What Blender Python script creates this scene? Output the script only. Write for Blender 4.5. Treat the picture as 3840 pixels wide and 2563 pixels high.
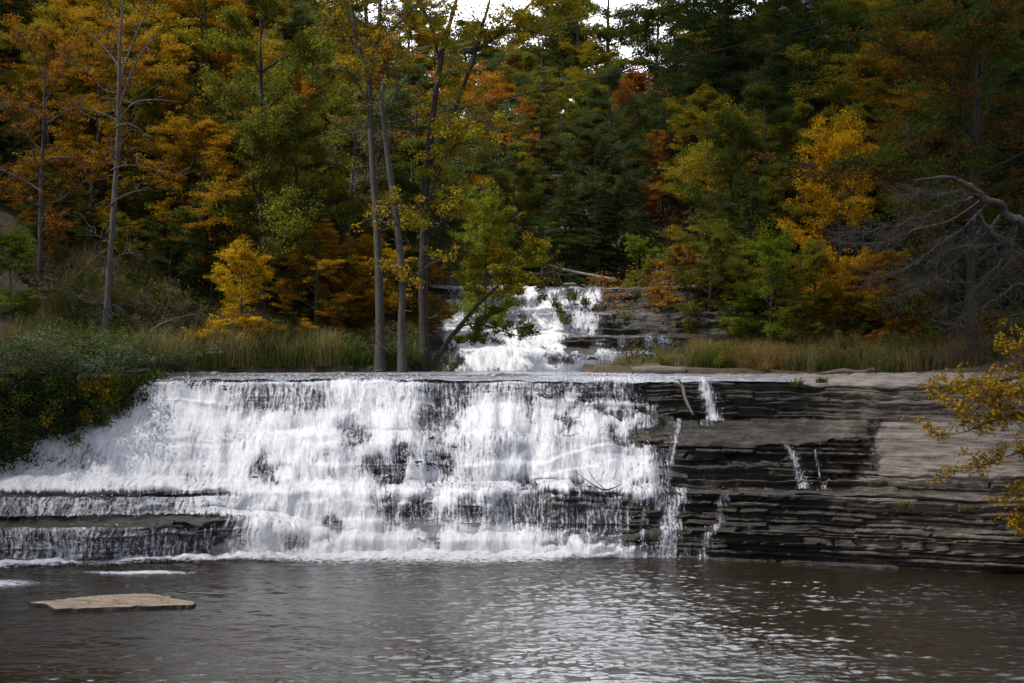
import bpy, math, random
import numpy as np
from mathutils import Vector

# ------------------------------------------------------------------ basics
for o in list(bpy.data.objects):
    bpy.data.objects.remove(o)
SC = bpy.context.scene
COL = SC.collection
F, CX, CY, EYE = 5275.0, 1920.0, 1281.5, 8.0      # survey constants: focal length in picture units, eye height
R = math.radians
rng = np.random.default_rng(7)
random.seed(7)


def at(px, py, Y):
    return np.array([(px - CX) / F * Y, Y, EYE - (py - CY) / F * Y])


def xat(px, Y):
    return (px - CX) / F * Y


def sst(a, b, x):
    t = np.clip((x - a) / (b - a), 0, 1)
    return t * t * (3 - 2 * t)


def _h(i, j, k, s):
    n = (i.astype(np.int64) * 374761393 + j.astype(np.int64) * 668265263 + k.astype(np.int64) * 2147483647 + s * 1274126177) & 0xFFFFFFFF
    n = ((n ^ (n >> 13)) * 1274126177) & 0xFFFFFFFF
    n = ((n ^ (n >> 16)) * 2246822519) & 0xFFFFFFFF
    return ((n ^ (n >> 15)) & 0xFFFFFF) / float(0xFFFFFF)


def vn(x, y=0.0, z=0.0, s=0):
    x, y, z = np.broadcast_arrays(np.asarray(x, float), np.asarray(y, float), np.asarray(z, float))
    i, j, k = np.floor(x), np.floor(y), np.floor(z)
    u, v, w = x - i, y - j, z - k
    u, v, w = u * u * (3 - 2 * u), v * v * (3 - 2 * v), w * w * (3 - 2 * w)
    i, j, k = i.astype(np.int64), j.astype(np.int64), k.astype(np.int64)
    c = lambda a, b, d: _h(i + a, j + b, k + d, s)
    x00 = c(0, 0, 0) * (1 - u) + c(1, 0, 0) * u
    x10 = c(0, 1, 0) * (1 - u) + c(1, 1, 0) * u
    x01 = c(0, 0, 1) * (1 - u) + c(1, 0, 1) * u
    x11 = c(0, 1, 1) * (1 - u) + c(1, 1, 1) * u
    return (x00 * (1 - v) + x10 * v) * (1 - w) + (x01 * (1 - v) + x11 * v) * w


def fbm(x, y=0.0, z=0.0, s=0, n=4):
    a, t, out = 1.0, 0.0, 0.0
    for q in range(n):
        out = out + a * vn(np.asarray(x) * 2 ** q, np.asarray(y) * 2 ** q, np.asarray(z) * 2 ** q, s + q)
        t += a
        a *= 0.5
    return out / t


# ------------------------------------------------------------------ mesh helpers
def mesh_np(name, verts, faces, attrs=None, smooth=False):
    """verts (N,3); faces (M,k) with k = 3 or 4; attrs: name -> (domain, array)"""
    verts = np.asarray(verts, np.float32)
    faces = np.asarray(faces, np.int32)
    me = bpy.data.meshes.new(name)
    k = faces.shape[1]
    me.vertices.add(len(verts))
    me.vertices.foreach_set('co', verts.ravel())
    me.loops.add(faces.size)
    me.loops.foreach_set('vertex_index', faces.ravel())
    me.polygons.add(len(faces))
    me.polygons.foreach_set('loop_start', np.arange(0, faces.size, k, dtype=np.int32))
    if smooth:
        me.polygons.foreach_set('use_smooth', np.ones(len(faces), bool))
    me.update(calc_edges=True)
    for an, (dom, arr) in (attrs or {}).items():
        arr = np.asarray(arr, np.float32)
        if arr.ndim == 1:
            a = me.attributes.new(an, 'FLOAT', dom)
            a.data.foreach_set('value', arr)
        else:
            a = me.attributes.new(an, 'FLOAT_VECTOR', dom)
            a.data.foreach_set('vector', arr.ravel())
    return me


def link(name, me, mat=None, parent=None, label=None, cat=None, group=None, kind=None):
    o = bpy.data.objects.new(name, me)
    COL.objects.link(o)
    if mat is not None and me is not None and not me.materials:
        me.materials.append(mat)
    if parent is not None:
        o.parent = parent
    if label:
        o['label'] = label
    if cat:
        o['category'] = cat
    if group:
        o['group'] = group
    if kind:
        o['kind'] = kind
    return o


def grid_faces(nr, nc, keep=None):
    r, c = np.meshgrid(np.arange(nr - 1), np.arange(nc - 1), indexing='ij')
    a = (r * nc + c).ravel()
    f = np.stack([a, a + 1, a + nc + 1, a + nc], 1)
    return f if keep is None else f[keep.ravel()]


def compact(verts, faces, *arrs):
    used = np.unique(faces)
    m = np.full(len(verts), -1)
    m[used] = np.arange(len(used))
    return (verts[used], m[faces]) + tuple(a[used] for a in arrs)


class Tubes:
    """collects tapered tubes into one quad mesh"""

    def __init__(s):
        s.v, s.f, s.n = [], [], 0

    def add(s, pts, rad, sides=7, wob=0.0, seed=0):
        P = np.asarray(pts, float)
        rad = np.broadcast_to(np.asarray(rad, float), (len(P),))
        T = np.gradient(P, axis=0)
        T /= np.linalg.norm(T, axis=1)[:, None] + 1e-9
        ref = np.array([0.31, 0.87, 0.1]) if abs(T[0][2]) > 0.7 else np.array([0.05, 0.1, 1.0])
        U = np.cross(T, ref)
        U /= np.linalg.norm(U, axis=1)[:, None] + 1e-9
        V = np.cross(T, U)
        a = np.linspace(0, 2 * np.pi, sides, endpoint=False)
        rr = rad[:, None] * np.ones(sides)
        if wob:
            rr = rr * (1 + wob * (2 * vn(np.arange(len(P))[:, None] * 0.7, np.cos(a)[None] * 1.3 + 5, np.sin(a)[None] * 1.3 + 5, seed) - 1))
        ring = P[:, None, :] + rr[..., None] * (np.cos(a)[None, :, None] * U[:, None, :] + np.sin(a)[None, :, None] * V[:, None, :])
        n = len(P)
        s.v.append(ring.reshape(-1, 3))
        i, j = np.meshgrid(np.arange(n - 1), np.arange(sides), indexing='ij')
        j2 = (j + 1) % sides
        s.f.append(np.stack([i * sides + j, i * sides + j2, (i + 1) * sides + j2, (i + 1) * sides + j], -1).reshape(-1, 4) + s.n)
        for e in (0, n - 1):                       # caps
            base = s.n + e * sides
            q = [[base, base + k, base + k + 1, base + min(k + 2, sides - 1)] for k in range(1, sides - 2, 2)]
            if sides >= 4:
                s.f.append(np.array(q, int))
        s.n += n * sides

    def mesh(s, name, smooth=True):
        return mesh_np(name, np.concatenate(s.v), np.concatenate(s.f), smooth=smooth)


def smooth_path(pts, n=8):
    """Catmull-Rom through (k,m) points"""
    P = np.asarray(pts, float)
    if len(P) < 3:
        t = np.linspace(0, 1, n)[:, None]
        return P[0] * (1 - t) + P[-1] * t
    Q = np.vstack([2 * P[0] - P[1], P, 2 * P[-1] - P[-2]])
    out = []
    for i in range(1, len(Q) - 2):
        t = np.linspace(0, 1, n, endpoint=(i == len(Q) - 3))[:, None]
        a, b, c, d = Q[i - 1], Q[i], Q[i + 1], Q[i + 2]
        out.append(0.5 * (2 * b + (c - a) * t + (2 * a - 5 * b + 4 * c - d) * t ** 2 + (3 * b - a - 3 * c + d) * t ** 3))
    return np.vstack(out)


def unit(v):
    v = np.asarray(v, float)
    return v / (np.linalg.norm(v) + 1e-9)


def leaf_mesh(name, cen, rad, per, L=0.13, W=0.62, up=0.6, rg=None, droop=0.0, shell=0.45):
    """kite-shaped leaves spread through ellipsoids; face attribute 'rnd' = per clump and per leaf tone"""
    rg = rg or rng
    cen = np.asarray(cen, float)
    rad = np.broadcast_to(np.asarray(rad, float), cen.shape)
    per = np.broadcast_to(np.asarray(per), (len(cen),)).astype(int)
    idx = np.repeat(np.arange(len(cen)), per)
    n = len(idx)
    d = rg.normal(size=(n, 3))
    d /= np.linalg.norm(d, axis=1)[:, None]
    p = cen[idx] + d * rad[idx] * (rg.random(n) ** shell)[:, None]
    nrm = rg.normal(size=(n, 3)) + np.array([0, 0, up * 2.2]) + d * 0.7
    nrm /= np.linalg.norm(nrm, axis=1)[:, None]
    t = np.cross(nrm, rg.normal(size=(n, 3)))
    t /= np.linalg.norm(t, axis=1)[:, None]
    t[:, 2] -= droop
    t /= np.linalg.norm(t, axis=1)[:, None]
    s = np.cross(nrm, t)
    s /= np.linalg.norm(s, axis=1)[:, None]
    l = (L * rg.uniform(0.65, 1.3, n))[:, None]
    w = l * W * 0.5
    v = np.stack([p - t * l * 0.5, p + s * w + t * l * 0.06, p + t * l * 0.5, p - s * w + t * l * 0.06], 1).reshape(-1, 3)
    f = np.arange(4 * n).reshape(n, 4)
    cr = rg.random(len(cen))
    rnd = np.clip(0.75 * cr[idx] + 0.25 * rg.random(n), 0, 1)
    return mesh_np(name, v, f, {'rnd': ('FACE', rnd)})


# ------------------------------------------------------------------ materials
def new_mat(name):
    m = bpy.data.materials.new(name)
    m.use_nodes = True
    m.node_tree.nodes.clear()
    nt = m.node_tree

    def N(t, **kw):
        n = nt.nodes.new(t)
        for k, v in kw.items():
            if k.startswith('_'):
                n.inputs[k[1:]].default_value = v
            else:
                setattr(n, k, v)
        return n
    L = nt.links.new
    out = N('ShaderNodeOutputMaterial')
    return m, N, L, out


def ramp(N, stops):
    r = N('ShaderNodeValToRGB')
    while len(r.color_ramp.elements) < len(stops):
        r.color_ramp.elements.new(0.5)
    for e, (p, c) in zip(r.color_ramp.elements, stops):
        e.position = p
        e.color = (c[0], c[1], c[2], 1) if len(c) == 3 else c
    return r


def leaf_material():
    m, N, L, out = new_mat('leaf')
    oi = N('ShaderNodeObjectInfo')
    c2 = N('ShaderNodeAttribute', attribute_type='OBJECT', attribute_name='col2')
    rn = N('ShaderNodeAttribute', attribute_type='GEOMETRY', attribute_name='rnd')
    mr = N('ShaderNodeMapRange', interpolation_type='SMOOTHSTEP')
    mr.inputs['From Min'].default_value = 0.35
    mr.inputs['From Max'].default_value = 0.75
    L(rn.outputs['Fac'], mr.inputs['Value'])
    mx = N('ShaderNodeMix', data_type='RGBA')
    L(mr.outputs[0], mx.inputs['Factor'])
    L(oi.outputs['Color'], mx.inputs['A'])
    L(c2.outputs['Color'], mx.inputs['B'])
    mul = N('ShaderNodeMath', operation='MULTIPLY', _1=None) if False else N('ShaderNodeMath', operation='MULTIPLY')
    mul.inputs[1].default_value = 17.31
    L(rn.outputs['Fac'], mul.inputs[0])
    fr = N('ShaderNodeMath', operation='FRACT')
    L(mul.outputs[0], fr.inputs[0])
    vr = N('ShaderNodeMapRange')
    vr.inputs['To Min'].default_value = 0.8
    vr.inputs['To Max'].default_value = 1.18
    L(fr.outputs[0], vr.inputs['Value'])
    hs = N('ShaderNodeHueSaturation')
    L(mx.outputs['Result'], hs.inputs['Color'])
    L(vr.outputs[0], hs.inputs['Value'])
    d = N('ShaderNodeBsdfDiffuse')
    t = N('ShaderNodeBsdfTranslucent')
    ms = N('ShaderNodeMixShader')
    ms.inputs[0].default_value = 0.3
    L(hs.outputs[0], d.inputs[0])
    L(hs.outputs[0], t.inputs[0])
    L(d.outputs[0], ms.inputs[1])
    L(t.outputs[0], ms.inputs[2])
    L(ms.outputs[0], out.inputs[0])
    return m


def bark_material(name, a, b, sc=1.0):
    m, N, L, out = new_mat(name)
    tc = N('ShaderNodeTexCoord')
    mp = N('ShaderNodeMapping')
    mp.inputs['Scale'].default_value = (9 * sc, 9 * sc, 1.6 * sc)
    L(tc.outputs['Object'], mp.inputs[0])
    n = N('ShaderNodeTexNoise')
    n.inputs['Scale'].default_value = 1.6
    n.inputs['Detail'].default_value = 6
    n.inputs['Roughness'].default_value = 0.7
    L(mp.outputs[0], n.inputs['Vector'])
    r = ramp(N, [(0.3, b), (0.52, a), (0.75, tuple(min(1, x * 1.5) for x in a))])
    L(n.outputs[0], r.inputs[0])
    bp = N('ShaderNodeBump')
    bp.inputs['Strength'].default_value = 0.7
    bp.inputs['Distance'].default_value = 0.04
    L(n.outputs[0], bp.inputs['Height'])
    p = N('ShaderNodeBsdfPrincipled')
    p.inputs['Roughness'].default_value = 0.9
    L(r.outputs[0], p.inputs['Base Color'])
    L(bp.outputs[0], p.inputs['Normal'])
    L(p.outputs[0], out.inputs[0])
    return m


def rock_material():
    m, N, L, out = new_mat('layered_rock')
    g = N('ShaderNodeNewGeometry')
    mp = N('ShaderNodeMapping')
    mp.inputs['Scale'].default_value = (0.7, 0.7, 7.5)
    L(g.outputs['Position'], mp.inputs[0])
    n1 = N('ShaderNodeTexNoise')
    n1.inputs['Scale'].default_value = 1.3
    n1.inputs['Detail'].default_value = 7
    n1.inputs['Roughness'].default_value = 0.65
    L(mp.outputs[0], n1.inputs['Vector'])
    n2 = N('ShaderNodeTexNoise')
    n2.inputs['Scale'].default_value = 3.2
    n2.inputs['Detail'].default_value = 9
    n2.inputs['Roughness'].default_value = 0.7
    L(g.outputs['Position'], n2.inputs['Vector'])
    r1 = ramp(N, [(0.3, (0.022, 0.017, 0.013)), (0.46, (0.078, 0.066, 0.054)), (0.6, (0.165, 0.142, 0.118)), (0.74, (0.36, 0.3, 0.24))])
    L(n1.outputs[0], r1.inputs[0])
    r2 = ramp(N, [(0.36, (0.25, 0.25, 0.25)), (0.64, (1.35, 1.3, 1.2))])
    L(n2.outputs[0], r2.inputs[0])
    mu = N('ShaderNodeMix', data_type='RGBA', blend_type='MULTIPLY')
    mu.inputs['Factor'].default_value = 1
    L(r1.outputs[0], mu.inputs['A'])
    L(r2.outputs[0], mu.inputs['B'])
    ton = N('ShaderNodeAttribute', attribute_name='tone')
    rt = ramp(N, [(.15, (.45, .45, .46)), (.5, (.95, .94, .92)), (.85, (1.5, 1.42, 1.3))])
    L(ton.outputs['Fac'], rt.inputs[0])
    mt = N('ShaderNodeMix', data_type='RGBA', blend_type='MULTIPLY')
    mt.inputs['Factor'].default_value = 1
    L(mu.outputs['Result'], mt.inputs['A'])
    L(rt.outputs[0], mt.inputs['B'])
    mu = mt
    # dry, clean slab rock is paler and smoother
    dry = N('ShaderNodeAttribute', attribute_name='dry')
    r3 = ramp(N, [(0.34, (0.10, 0.083, 0.068)), (0.48, (0.25, 0.208, 0.178)), (0.65, (0.36, 0.305, 0.262))])
    L(n1.outputs[0], r3.inputs[0])
    md = N('ShaderNodeMix', data_type='RGBA')
    L(dry.outputs['Fac'], md.inputs['Factor'])
    L(mu.outputs['Result'], md.inputs['A'])
    L(r3.outputs[0], md.inputs['B'])
    # moss
    moss = N('ShaderNodeAttribute', attribute_name='moss')
    mm = N('ShaderNodeMath', operation='MULTIPLY')
    rm = ramp(N, [(0.45, (0, 0, 0)), (0.6, (1, 1, 1))])
    n3 = N('ShaderNodeTexNoise')
    n3.inputs['Scale'].default_value = 3.5
    n3.inputs['Detail'].default_value = 6
    L(g.outputs['Position'], n3.inputs['Vector'])
    L(n3.outputs[0], rm.inputs[0])
    L(rm.outputs[0], mm.inputs[0])
    L(moss.outputs['Fac'], mm.inputs[1])
    mo = N('ShaderNodeMix', data_type='RGBA')
    mo.inputs['B'].default_value = (0.05, 0.075, 0.012, 1)
    L(mm.outputs[0], mo.inputs['Factor'])
    L(md.outputs['Result'], mo.inputs['A'])
    # wet rock is darker and glossy
    wet = N('ShaderNodeAttribute', attribute_name='wet')
    wv = N('ShaderNodeMapRange')
    wv.inputs['To Min'].default_value = 1.0
    wv.inputs['To Max'].default_value = 0.2
    L(wet.outputs['Fac'], wv.inputs['Value'])
    hs = N('ShaderNodeHueSaturation')
    L(mo.outputs['Result'], hs.inputs['Color'])
    L(wv.outputs[0], hs.inputs['Value'])
    wr = N('ShaderNodeMapRange')
    wr.inputs['To Min'].default_value = 0.9
    wr.inputs['To Max'].default_value = 0.36
    L(wet.outputs['Fac'], wr.inputs['Value'])
    ad = N('ShaderNodeMath', operation='ADD')
    L(n1.outputs[0], ad.inputs[0])
    L(n2.outputs[0], ad.inputs[1])
    bp = N('ShaderNodeBump')
    bp.inputs['Strength'].default_value = 1.0
    bp.inputs['Distance'].default_value = 0.14
    L(ad.outputs[0], bp.inputs['Height'])
    p = N('ShaderNodeBsdfPrincipled')
    L(hs.outputs[0], p.inputs['Base Color'])
    L(wr.outputs[0], p.inputs['Roughness'])
    L(bp.outputs[0], p.inputs['Normal'])
    L(p.outputs[0], out.inputs[0])
    return m


def white_water_material(name, su=11.0, sv=1.25, st=8.0, flat=0.0):
    """falling water: white aerated strands with gaps, driven by the flow coordinate (metres across, metres along)"""
    m, N, L, out = new_mat(name)
    fl = N('ShaderNodeAttribute', attribute_name='flow')
    cv = N('ShaderNodeAttribute', attribute_name='cover')
    wb = N('ShaderNodeTexNoise')
    wb.inputs['Scale'].default_value = 1.1
    wb.inputs['Detail'].default_value = 3
    L(fl.outputs['Vector'], wb.inputs['Vector'])
    dis = N('ShaderNodeVectorMath', operation='MULTIPLY_ADD')
    dis.inputs[1].default_value = (0.35, 0.25, 0)
    L(wb.outputs['Color'], dis.inputs[0])
    L(fl.outputs['Vector'], dis.inputs[2])
    mp = N('ShaderNodeMapping')
    mp.inputs['Scale'].default_value = (su, sv, 1)
    L(dis.outputs[0], mp.inputs[0])
    a = N('ShaderNodeTexNoise')
    a.inputs['Scale'].default_value = 1.0
    a.inputs['Detail'].default_value = 7
    a.inputs['Roughness'].default_value = 0.62
    L(mp.outputs[0], a.inputs['Vector'])
    mp2 = N('ShaderNodeMapping')
    mp2.inputs['Scale'].default_value = (st, st * 0.6, 1)
    L(dis.outputs[0], mp2.inputs[0])
    b = N('ShaderNodeTexNoise')
    b.inputs['Scale'].default_value = 1.0
    b.inputs['Detail'].default_value = 8
    b.inputs['Roughness'].default_value = 0.75
    L(mp2.outputs[0], b.inputs['Vector'])
    # noise mix: a*.55 + b*.45
    mixn = N('ShaderNodeMix', data_type='FLOAT')
    mixn.inputs['Factor'].default_value = 0.45 + flat * 0.4
    L(a.outputs[0], mixn.inputs['A'])
    L(b.outputs[0], mixn.inputs['B'])
    thr = N('ShaderNodeMapRange')
    thr.inputs['To Min'].default_value = 0.74
    thr.inputs['To Max'].default_value = 0.27
    L(cv.outputs['Fac'], thr.inputs['Value'])
    sub = N('ShaderNodeMath', operation='SUBTRACT')
    L(mixn.outputs[0], sub.inputs[0])
    L(thr.outputs[0], sub.inputs[1])
    al = N('ShaderNodeMapRange', interpolation_type='SMOOTHSTEP')
    al.inputs['From Min'].default_value = -0.07
    al.inputs['From Max'].default_value = 0.15
    L(sub.outputs[0], al.inputs['Value'])
    # thin water is greyer (rock shows through the froth), thick froth white
    th = N('ShaderNodeMapRange')
    th.inputs['From Min'].default_value = 0.0
    th.inputs['From Max'].default_value = 0.36
    L(sub.outputs[0], th.inputs['Value'])
    cr = ramp(N, [(0.0, (0.30, 0.30, 0.35)), (0.35, (0.62, 0.63, 0.69)), (0.75, (0.86, 0.87, 0.90)), (1.0, (0.92, 0.93, 0.94))])
    L(th.outputs[0], cr.inputs[0])
    bp = N('ShaderNodeBump')
    bp.inputs['Strength'].default_value = 0.9
    bp.inputs['Distance'].default_value = 0.12
    L(mixn.outputs[0], bp.inputs['Height'])
    p = N('ShaderNodeBsdfPrincipled')
    p.inputs['Roughness'].default_value = 0.45
    L(cr.outputs[0], p.inputs['Base Color'])
    L(bp.outputs[0], p.inputs['Normal'])
    tl = N('ShaderNodeBsdfTranslucent')
    L(cr.outputs[0], tl.inputs[0])
    mt = N('ShaderNodeMixShader')
    mt.inputs[0].default_value = 0.3
    L(p.outputs[0], mt.inputs[1])
    L(tl.outputs[0], mt.inputs[2])
    tr = N('ShaderNodeBsdfTransparent')
    mx = N('ShaderNodeMixShader')
    L(al.outputs[0], mx.inputs[0])
    L(tr.outputs[0], mx.inputs[1])
    L(mt.outputs[0], mx.inputs[2])
    L(mx.outputs[0], out.inputs[0])
    return m


def pool_material(name, base, sx, sy, strength, rough=0.06, dist=0.22, painted_sheen=None):
    m, N, L, out = new_mat(name)
    g = N('ShaderNodeNewGeometry')
    mp = N('ShaderNodeMapping')
    mp.inputs['Scale'].default_value = (sx, sy, 1)
    L(g.outputs['Position'], mp.inputs[0])
    n = N('ShaderNodeTexNoise')
    n.inputs['Scale'].default_value = 1.0
    n.inputs['Detail'].default_value = 5
    n.inputs['Roughness'].default_value = 0.55
    n.inputs['Distortion'].default_value = 0.6
    L(mp.outputs[0], n.inputs['Vector'])
    big = N('ShaderNodeTexNoise')
    big.inputs['Scale'].default_value = 0.16
    big.inputs['Detail'].default_value = 2
    L(g.outputs['Position'], big.inputs['Vector'])
    bs = N('ShaderNodeMapRange')
    bs.inputs['From Min'].default_value = 0.3
    bs.inputs['From Max'].default_value = 0.7
    bs.inputs['To Min'].default_value = 0.25 * strength
    bs.inputs['To Max'].default_value = 1.5 * strength
    L(big.outputs[0], bs.inputs['Value'])
    bp = N('ShaderNodeBump')
    bp.inputs['Distance'].default_value = dist
    L(bs.outputs[0], bp.inputs['Strength'])
    sw = N('ShaderNodeTexNoise')
    sw.inputs['Scale'].default_value = 0.33
    sw.inputs['Detail'].default_value = 3
    L(mp.outputs[0], sw.inputs['Vector'])
    hm = N('ShaderNodeMath', operation='MULTIPLY_ADD')
    hm.inputs[1].default_value = 1.6
    L(sw.outputs[0], hm.inputs[0])
    L(n.outputs[0], hm.inputs[2])
    L(hm.outputs[0], bp.inputs['Height'])
    p = N('ShaderNodeBsdfPrincipled')
    if painted_sheen:                                   # unused option: pale reflection painted into the colour of the pool's middle
        mq = N('ShaderNodeMapping')
        mq.inputs['Location'].default_value = (-0.08, -2.52, 0)
        mq.inputs['Scale'].default_value = (0.11, 0.06, 0)
        gr = N('ShaderNodeTexGradient', gradient_type='SPHERICAL')
        L(g.outputs['Position'], mq.inputs[0])
        L(mq.outputs[0], gr.inputs[0])
        mz = N('ShaderNodeTexNoise')
        mz.inputs['Scale'].default_value = 1.0
        mz.inputs['Detail'].default_value = 6
        L(mp.outputs[0], mz.inputs['Vector'])
        rz = ramp(N, [(.3, (.35, .35, .35)), (.7, (1, 1, 1))])
        L(mz.outputs[0], rz.inputs[0])
        mm = N('ShaderNodeMath', operation='MULTIPLY')
        L(gr.outputs[1], mm.inputs[0])
        L(rz.outputs[0], mm.inputs[1])
        mb = N('ShaderNodeMix', data_type='RGBA')
        mb.inputs['A'].default_value = (*base, 1)
        mb.inputs['B'].default_value = (*painted_sheen, 1)
        L(mm.outputs[0], mb.inputs['Factor'])
        L(mb.outputs['Result'], p.inputs['Base Color'])
    p.inputs['Base Color'].default_value = (*base, 1)
    p.inputs['Roughness'].default_value = rough
    p.inputs['IOR'].default_value = 1.33
    L(bp.outputs[0], p.inputs['Normal'])
    L(p.outputs[0], out.inputs[0])
    return m


def plain(name, a, b, scale=4.0, rough=0.9, stretch=(1, 1, 1), bump=0.4):
    m, N, L, out = new_mat(name)
    tc = N('ShaderNodeNewGeometry')
    mp = N('ShaderNodeMapping')
    mp.inputs['Scale'].default_value = stretch
    L(tc.outputs['Position'], mp.inputs[0])
    n = N('ShaderNodeTexNoise')
    n.inputs['Scale'].default_value = scale
    n.inputs['Detail'].default_value = 7
    n.inputs['Roughness'].default_value = 0.65
    L(mp.outputs[0], n.inputs['Vector'])
    r = ramp(N, [(0.32, a), (0.68, b)])
    L(n.outputs[0], r.inputs[0])
    bp = N('ShaderNodeBump')
    bp.inputs['Strength'].default_value = bump
    bp.inputs['Distance'].default_value = 0.05
    L(n.outputs[0], bp.inputs['Height'])
    p = N('ShaderNodeBsdfPrincipled')
    p.inputs['Roughness'].default_value = rough
    L(r.outputs[0], p.inputs['Base Color'])
    L(bp.outputs[0], p.inputs['Normal'])
    L(p.outputs[0], out.inputs[0])
    return m


def grass_material():
    m, N, L, out = new_mat('grass_blade')
    rn = N('ShaderNodeAttribute', attribute_name='rnd')
    r = ramp(N, [(0.0, (0.035, 0.07, 0.012)), (0.4, (0.085, 0.105, 0.022)), (0.62, (0.16, 0.15, 0.05)), (0.82, (0.26, 0.2, 0.10)), (1.0, (0.21, 0.12, 0.055))])
    L(rn.outputs['Fac'], r.inputs[0])
    d = N('ShaderNodeBsdfDiffuse')
    t = N('ShaderNodeBsdfTranslucent')
    ms = N('ShaderNodeMixShader')
    ms.inputs[0].default_value = 0.3
    L(r.outputs[0], d.inputs[0])
    L(r.outputs[0], t.inputs[0])
    L(d.outputs[0], ms.inputs[1])
    L(t.outputs[0], ms.inputs[2])
    L(ms.outputs[0], out.inputs[0])
    return m


M = dict(
    leaf=leaf_material(), rock=rock_material(), grass=grass_material(),
    bark=bark_material('grey_bark', (0.055, 0.046, 0.04), (0.018, 0.015, 0.013)),
    pale=bark_material('pale_bark', (0.075, 0.066, 0.06), (0.028, 0.025, 0.022)),
    dark=bark_material('dark_bark', (0.028, 0.022, 0.018), (0.01, 0.008, 0.007)),
    dead=bark_material('dead_wood', (0.06, 0.05, 0.043), (0.02, 0.017, 0.015)),
    fall=white_water_material('falling_water'),
    foam=white_water_material('pool_foam', 3.0, 7.0, 6.0, 0.3),
    pool=pool_material('pool_water', (0.015, 0.0115, 0.007), 9.0, 14.0, 0.5, .05, .02),
    upper=pool_material('stream_water', (0.2, 0.215, 0.25), 1.6, 3.0, 0.8, 0.12, 0.3),  # sky reflection put into the bluish grey base of the shallow, aerated water
    soil=plain('leaf_litter', (0.02, 0.016, 0.01), (0.07, 0.045, 0.022), 2.2),
    slab=plain('slab_top', (0.05, 0.037, 0.025), (0.25, 0.20, 0.14), 2.6, 0.85, (0.6, 2.2, 1)),
    wood=plain('driftwood', (0.07, 0.055, 0.042), (0.18, 0.145, 0.115), 5, 0.85, (1, 4, 4)),
    cable=plain('black_cable', (0.008, 0.008, 0.009), (0.012, 0.012, 0.013), 5, 1.0),
    wire=plain('grey_wire', (0.1, 0.1, 0.1), (0.16, 0.16, 0.16), 5, 0.5),
)

# ------------------------------------------------------------------ falls geometry from feature lines
# each column: picture x -> (picture y, distance) of foot, lower lip, lower terrace back, middle lip, terrace back, slope steps, upper face, lip, stream bed
COLS = {
    -450: [(2150, 49.0), (2010, 49.3), (1962, 50.5), (1880, 50.7), (1803, 53.3), (1660, 54.8), (1640, 55.1), (1500, 57.4), (1425, 58.8), (1404, 60.5)],
    0:    [(2128, 49.9), (1995, 50.2), (1950, 51.4), (1870, 51.6), (1792, 54.0), (1660, 55.4), (1640, 55.8), (1500, 57.6), (1428, 58.8), (1402, 61)],
    300:  [(2112, 50.5), (1985, 50.8), (1935, 52.0), (1862, 52.2), (1797, 54.2), (1660, 55.6), (1640, 56.0), (1500, 57.8), (1430, 58.8), (1404, 60.5)],
    700:  [(2095, 51.3), (1965, 51.6), (1925, 52.8), (1855, 53.0), (1812, 54.6), (1665, 55.8), (1645, 56.3), (1535, 57.6), (1428, 58.4), (1404, 60.3)],
    1000: [(2088, 51.8), (1960, 52.1), (1925, 53.2), (1852, 53.5), (1815, 54.8), (1660, 55.9), (1630, 56.5), (1560, 57.5), (1430, 58.2), (1405, 60)],
    1300: [(2085, 52.0), (2020, 52.4), (2005, 53.0), (1850, 53.7), (1825, 54.8), (1650, 56.1), (1620, 56.9), (1520, 57.7), (1428, 58.2), (1405, 60)],
    1600: [(2085, 52.0), (2025, 52.4), (2008, 53.0), (1850, 53.7), (1825, 54.8), (1660, 55.9), (1640, 56.2), (1520, 57.6), (1428, 58.1), (1405, 60)],
    1900: [(2088, 52.0), (2030, 52.4), (2010, 53.0), (1848, 53.8), (1825, 54.8), (1650, 56.1), (1630, 56.6), (1520, 57.5), (1430, 58.1), (1405, 60)],
    2200: [(2085, 52.2), (2035, 52.5), (2010, 53.2), (1842, 53.7), (1825, 55.0), (1690, 55.8), (1640, 56.1), (1525, 57.3), (1435, 57.8), (1405, 60)],
    2540: [(2090, 52.0), (1992, 52.4), (1975, 52.8), (1850, 53.2), (1835, 54.6), (1740, 55.2), (1665, 55.5), (1562, 57.0), (1436, 57.5), (1405, 60)],
    2700: [(2105, 51.4), (1992, 51.8), (1978, 52.2), (1850, 52.5), (1835, 54.1), (1745, 55.0), (1665, 55.0), (1570, 56.6), (1436, 57.1), (1404, 60)],
    3000: [(2122, 50.7), (1990, 51.0), (1980, 51.3), (1850, 51.6), (1836, 53.5), (1760, 54.6), (1665, 53.9), (1575, 56.0), (1440, 56.5), (1402, 59.8)],
    3215: [(2135, 50.0), (1995, 50.4), (1985, 50.7), (1856, 51.0), (1840, 53.0), (1790, 54.5), (1640, 53.5), (1575, 55.0), (1445, 55.8), (1400, 59.5)],
    3300: [(2140, 49.7), (1996, 50.1), (1986, 50.4), (1858, 50.7), (1842, 52.5), (1800, 52.9), (1770, 53.1), (1575, 54.3), (1450, 55.2), (1400, 59)],
    3840: [(2155, 48.3), (2000, 48.6), (1990, 49.0), (1880, 49.3), (1862, 50.6), (1800, 51.0), (1780, 51.3), (1580, 52.6), (1440, 53.4), (1395, 58)],
    4450: [(2190, 46.5), (2020, 46.8), (2010, 47.2), (1890, 47.4), (1870, 48.4), (1800, 48.8), (1780, 49.0), (1590, 50.2), (1440, 51), (1390, 57)],
}
ROWS = [60, 10, 56, 14, 54, 34, 24, 54, 12]

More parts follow.
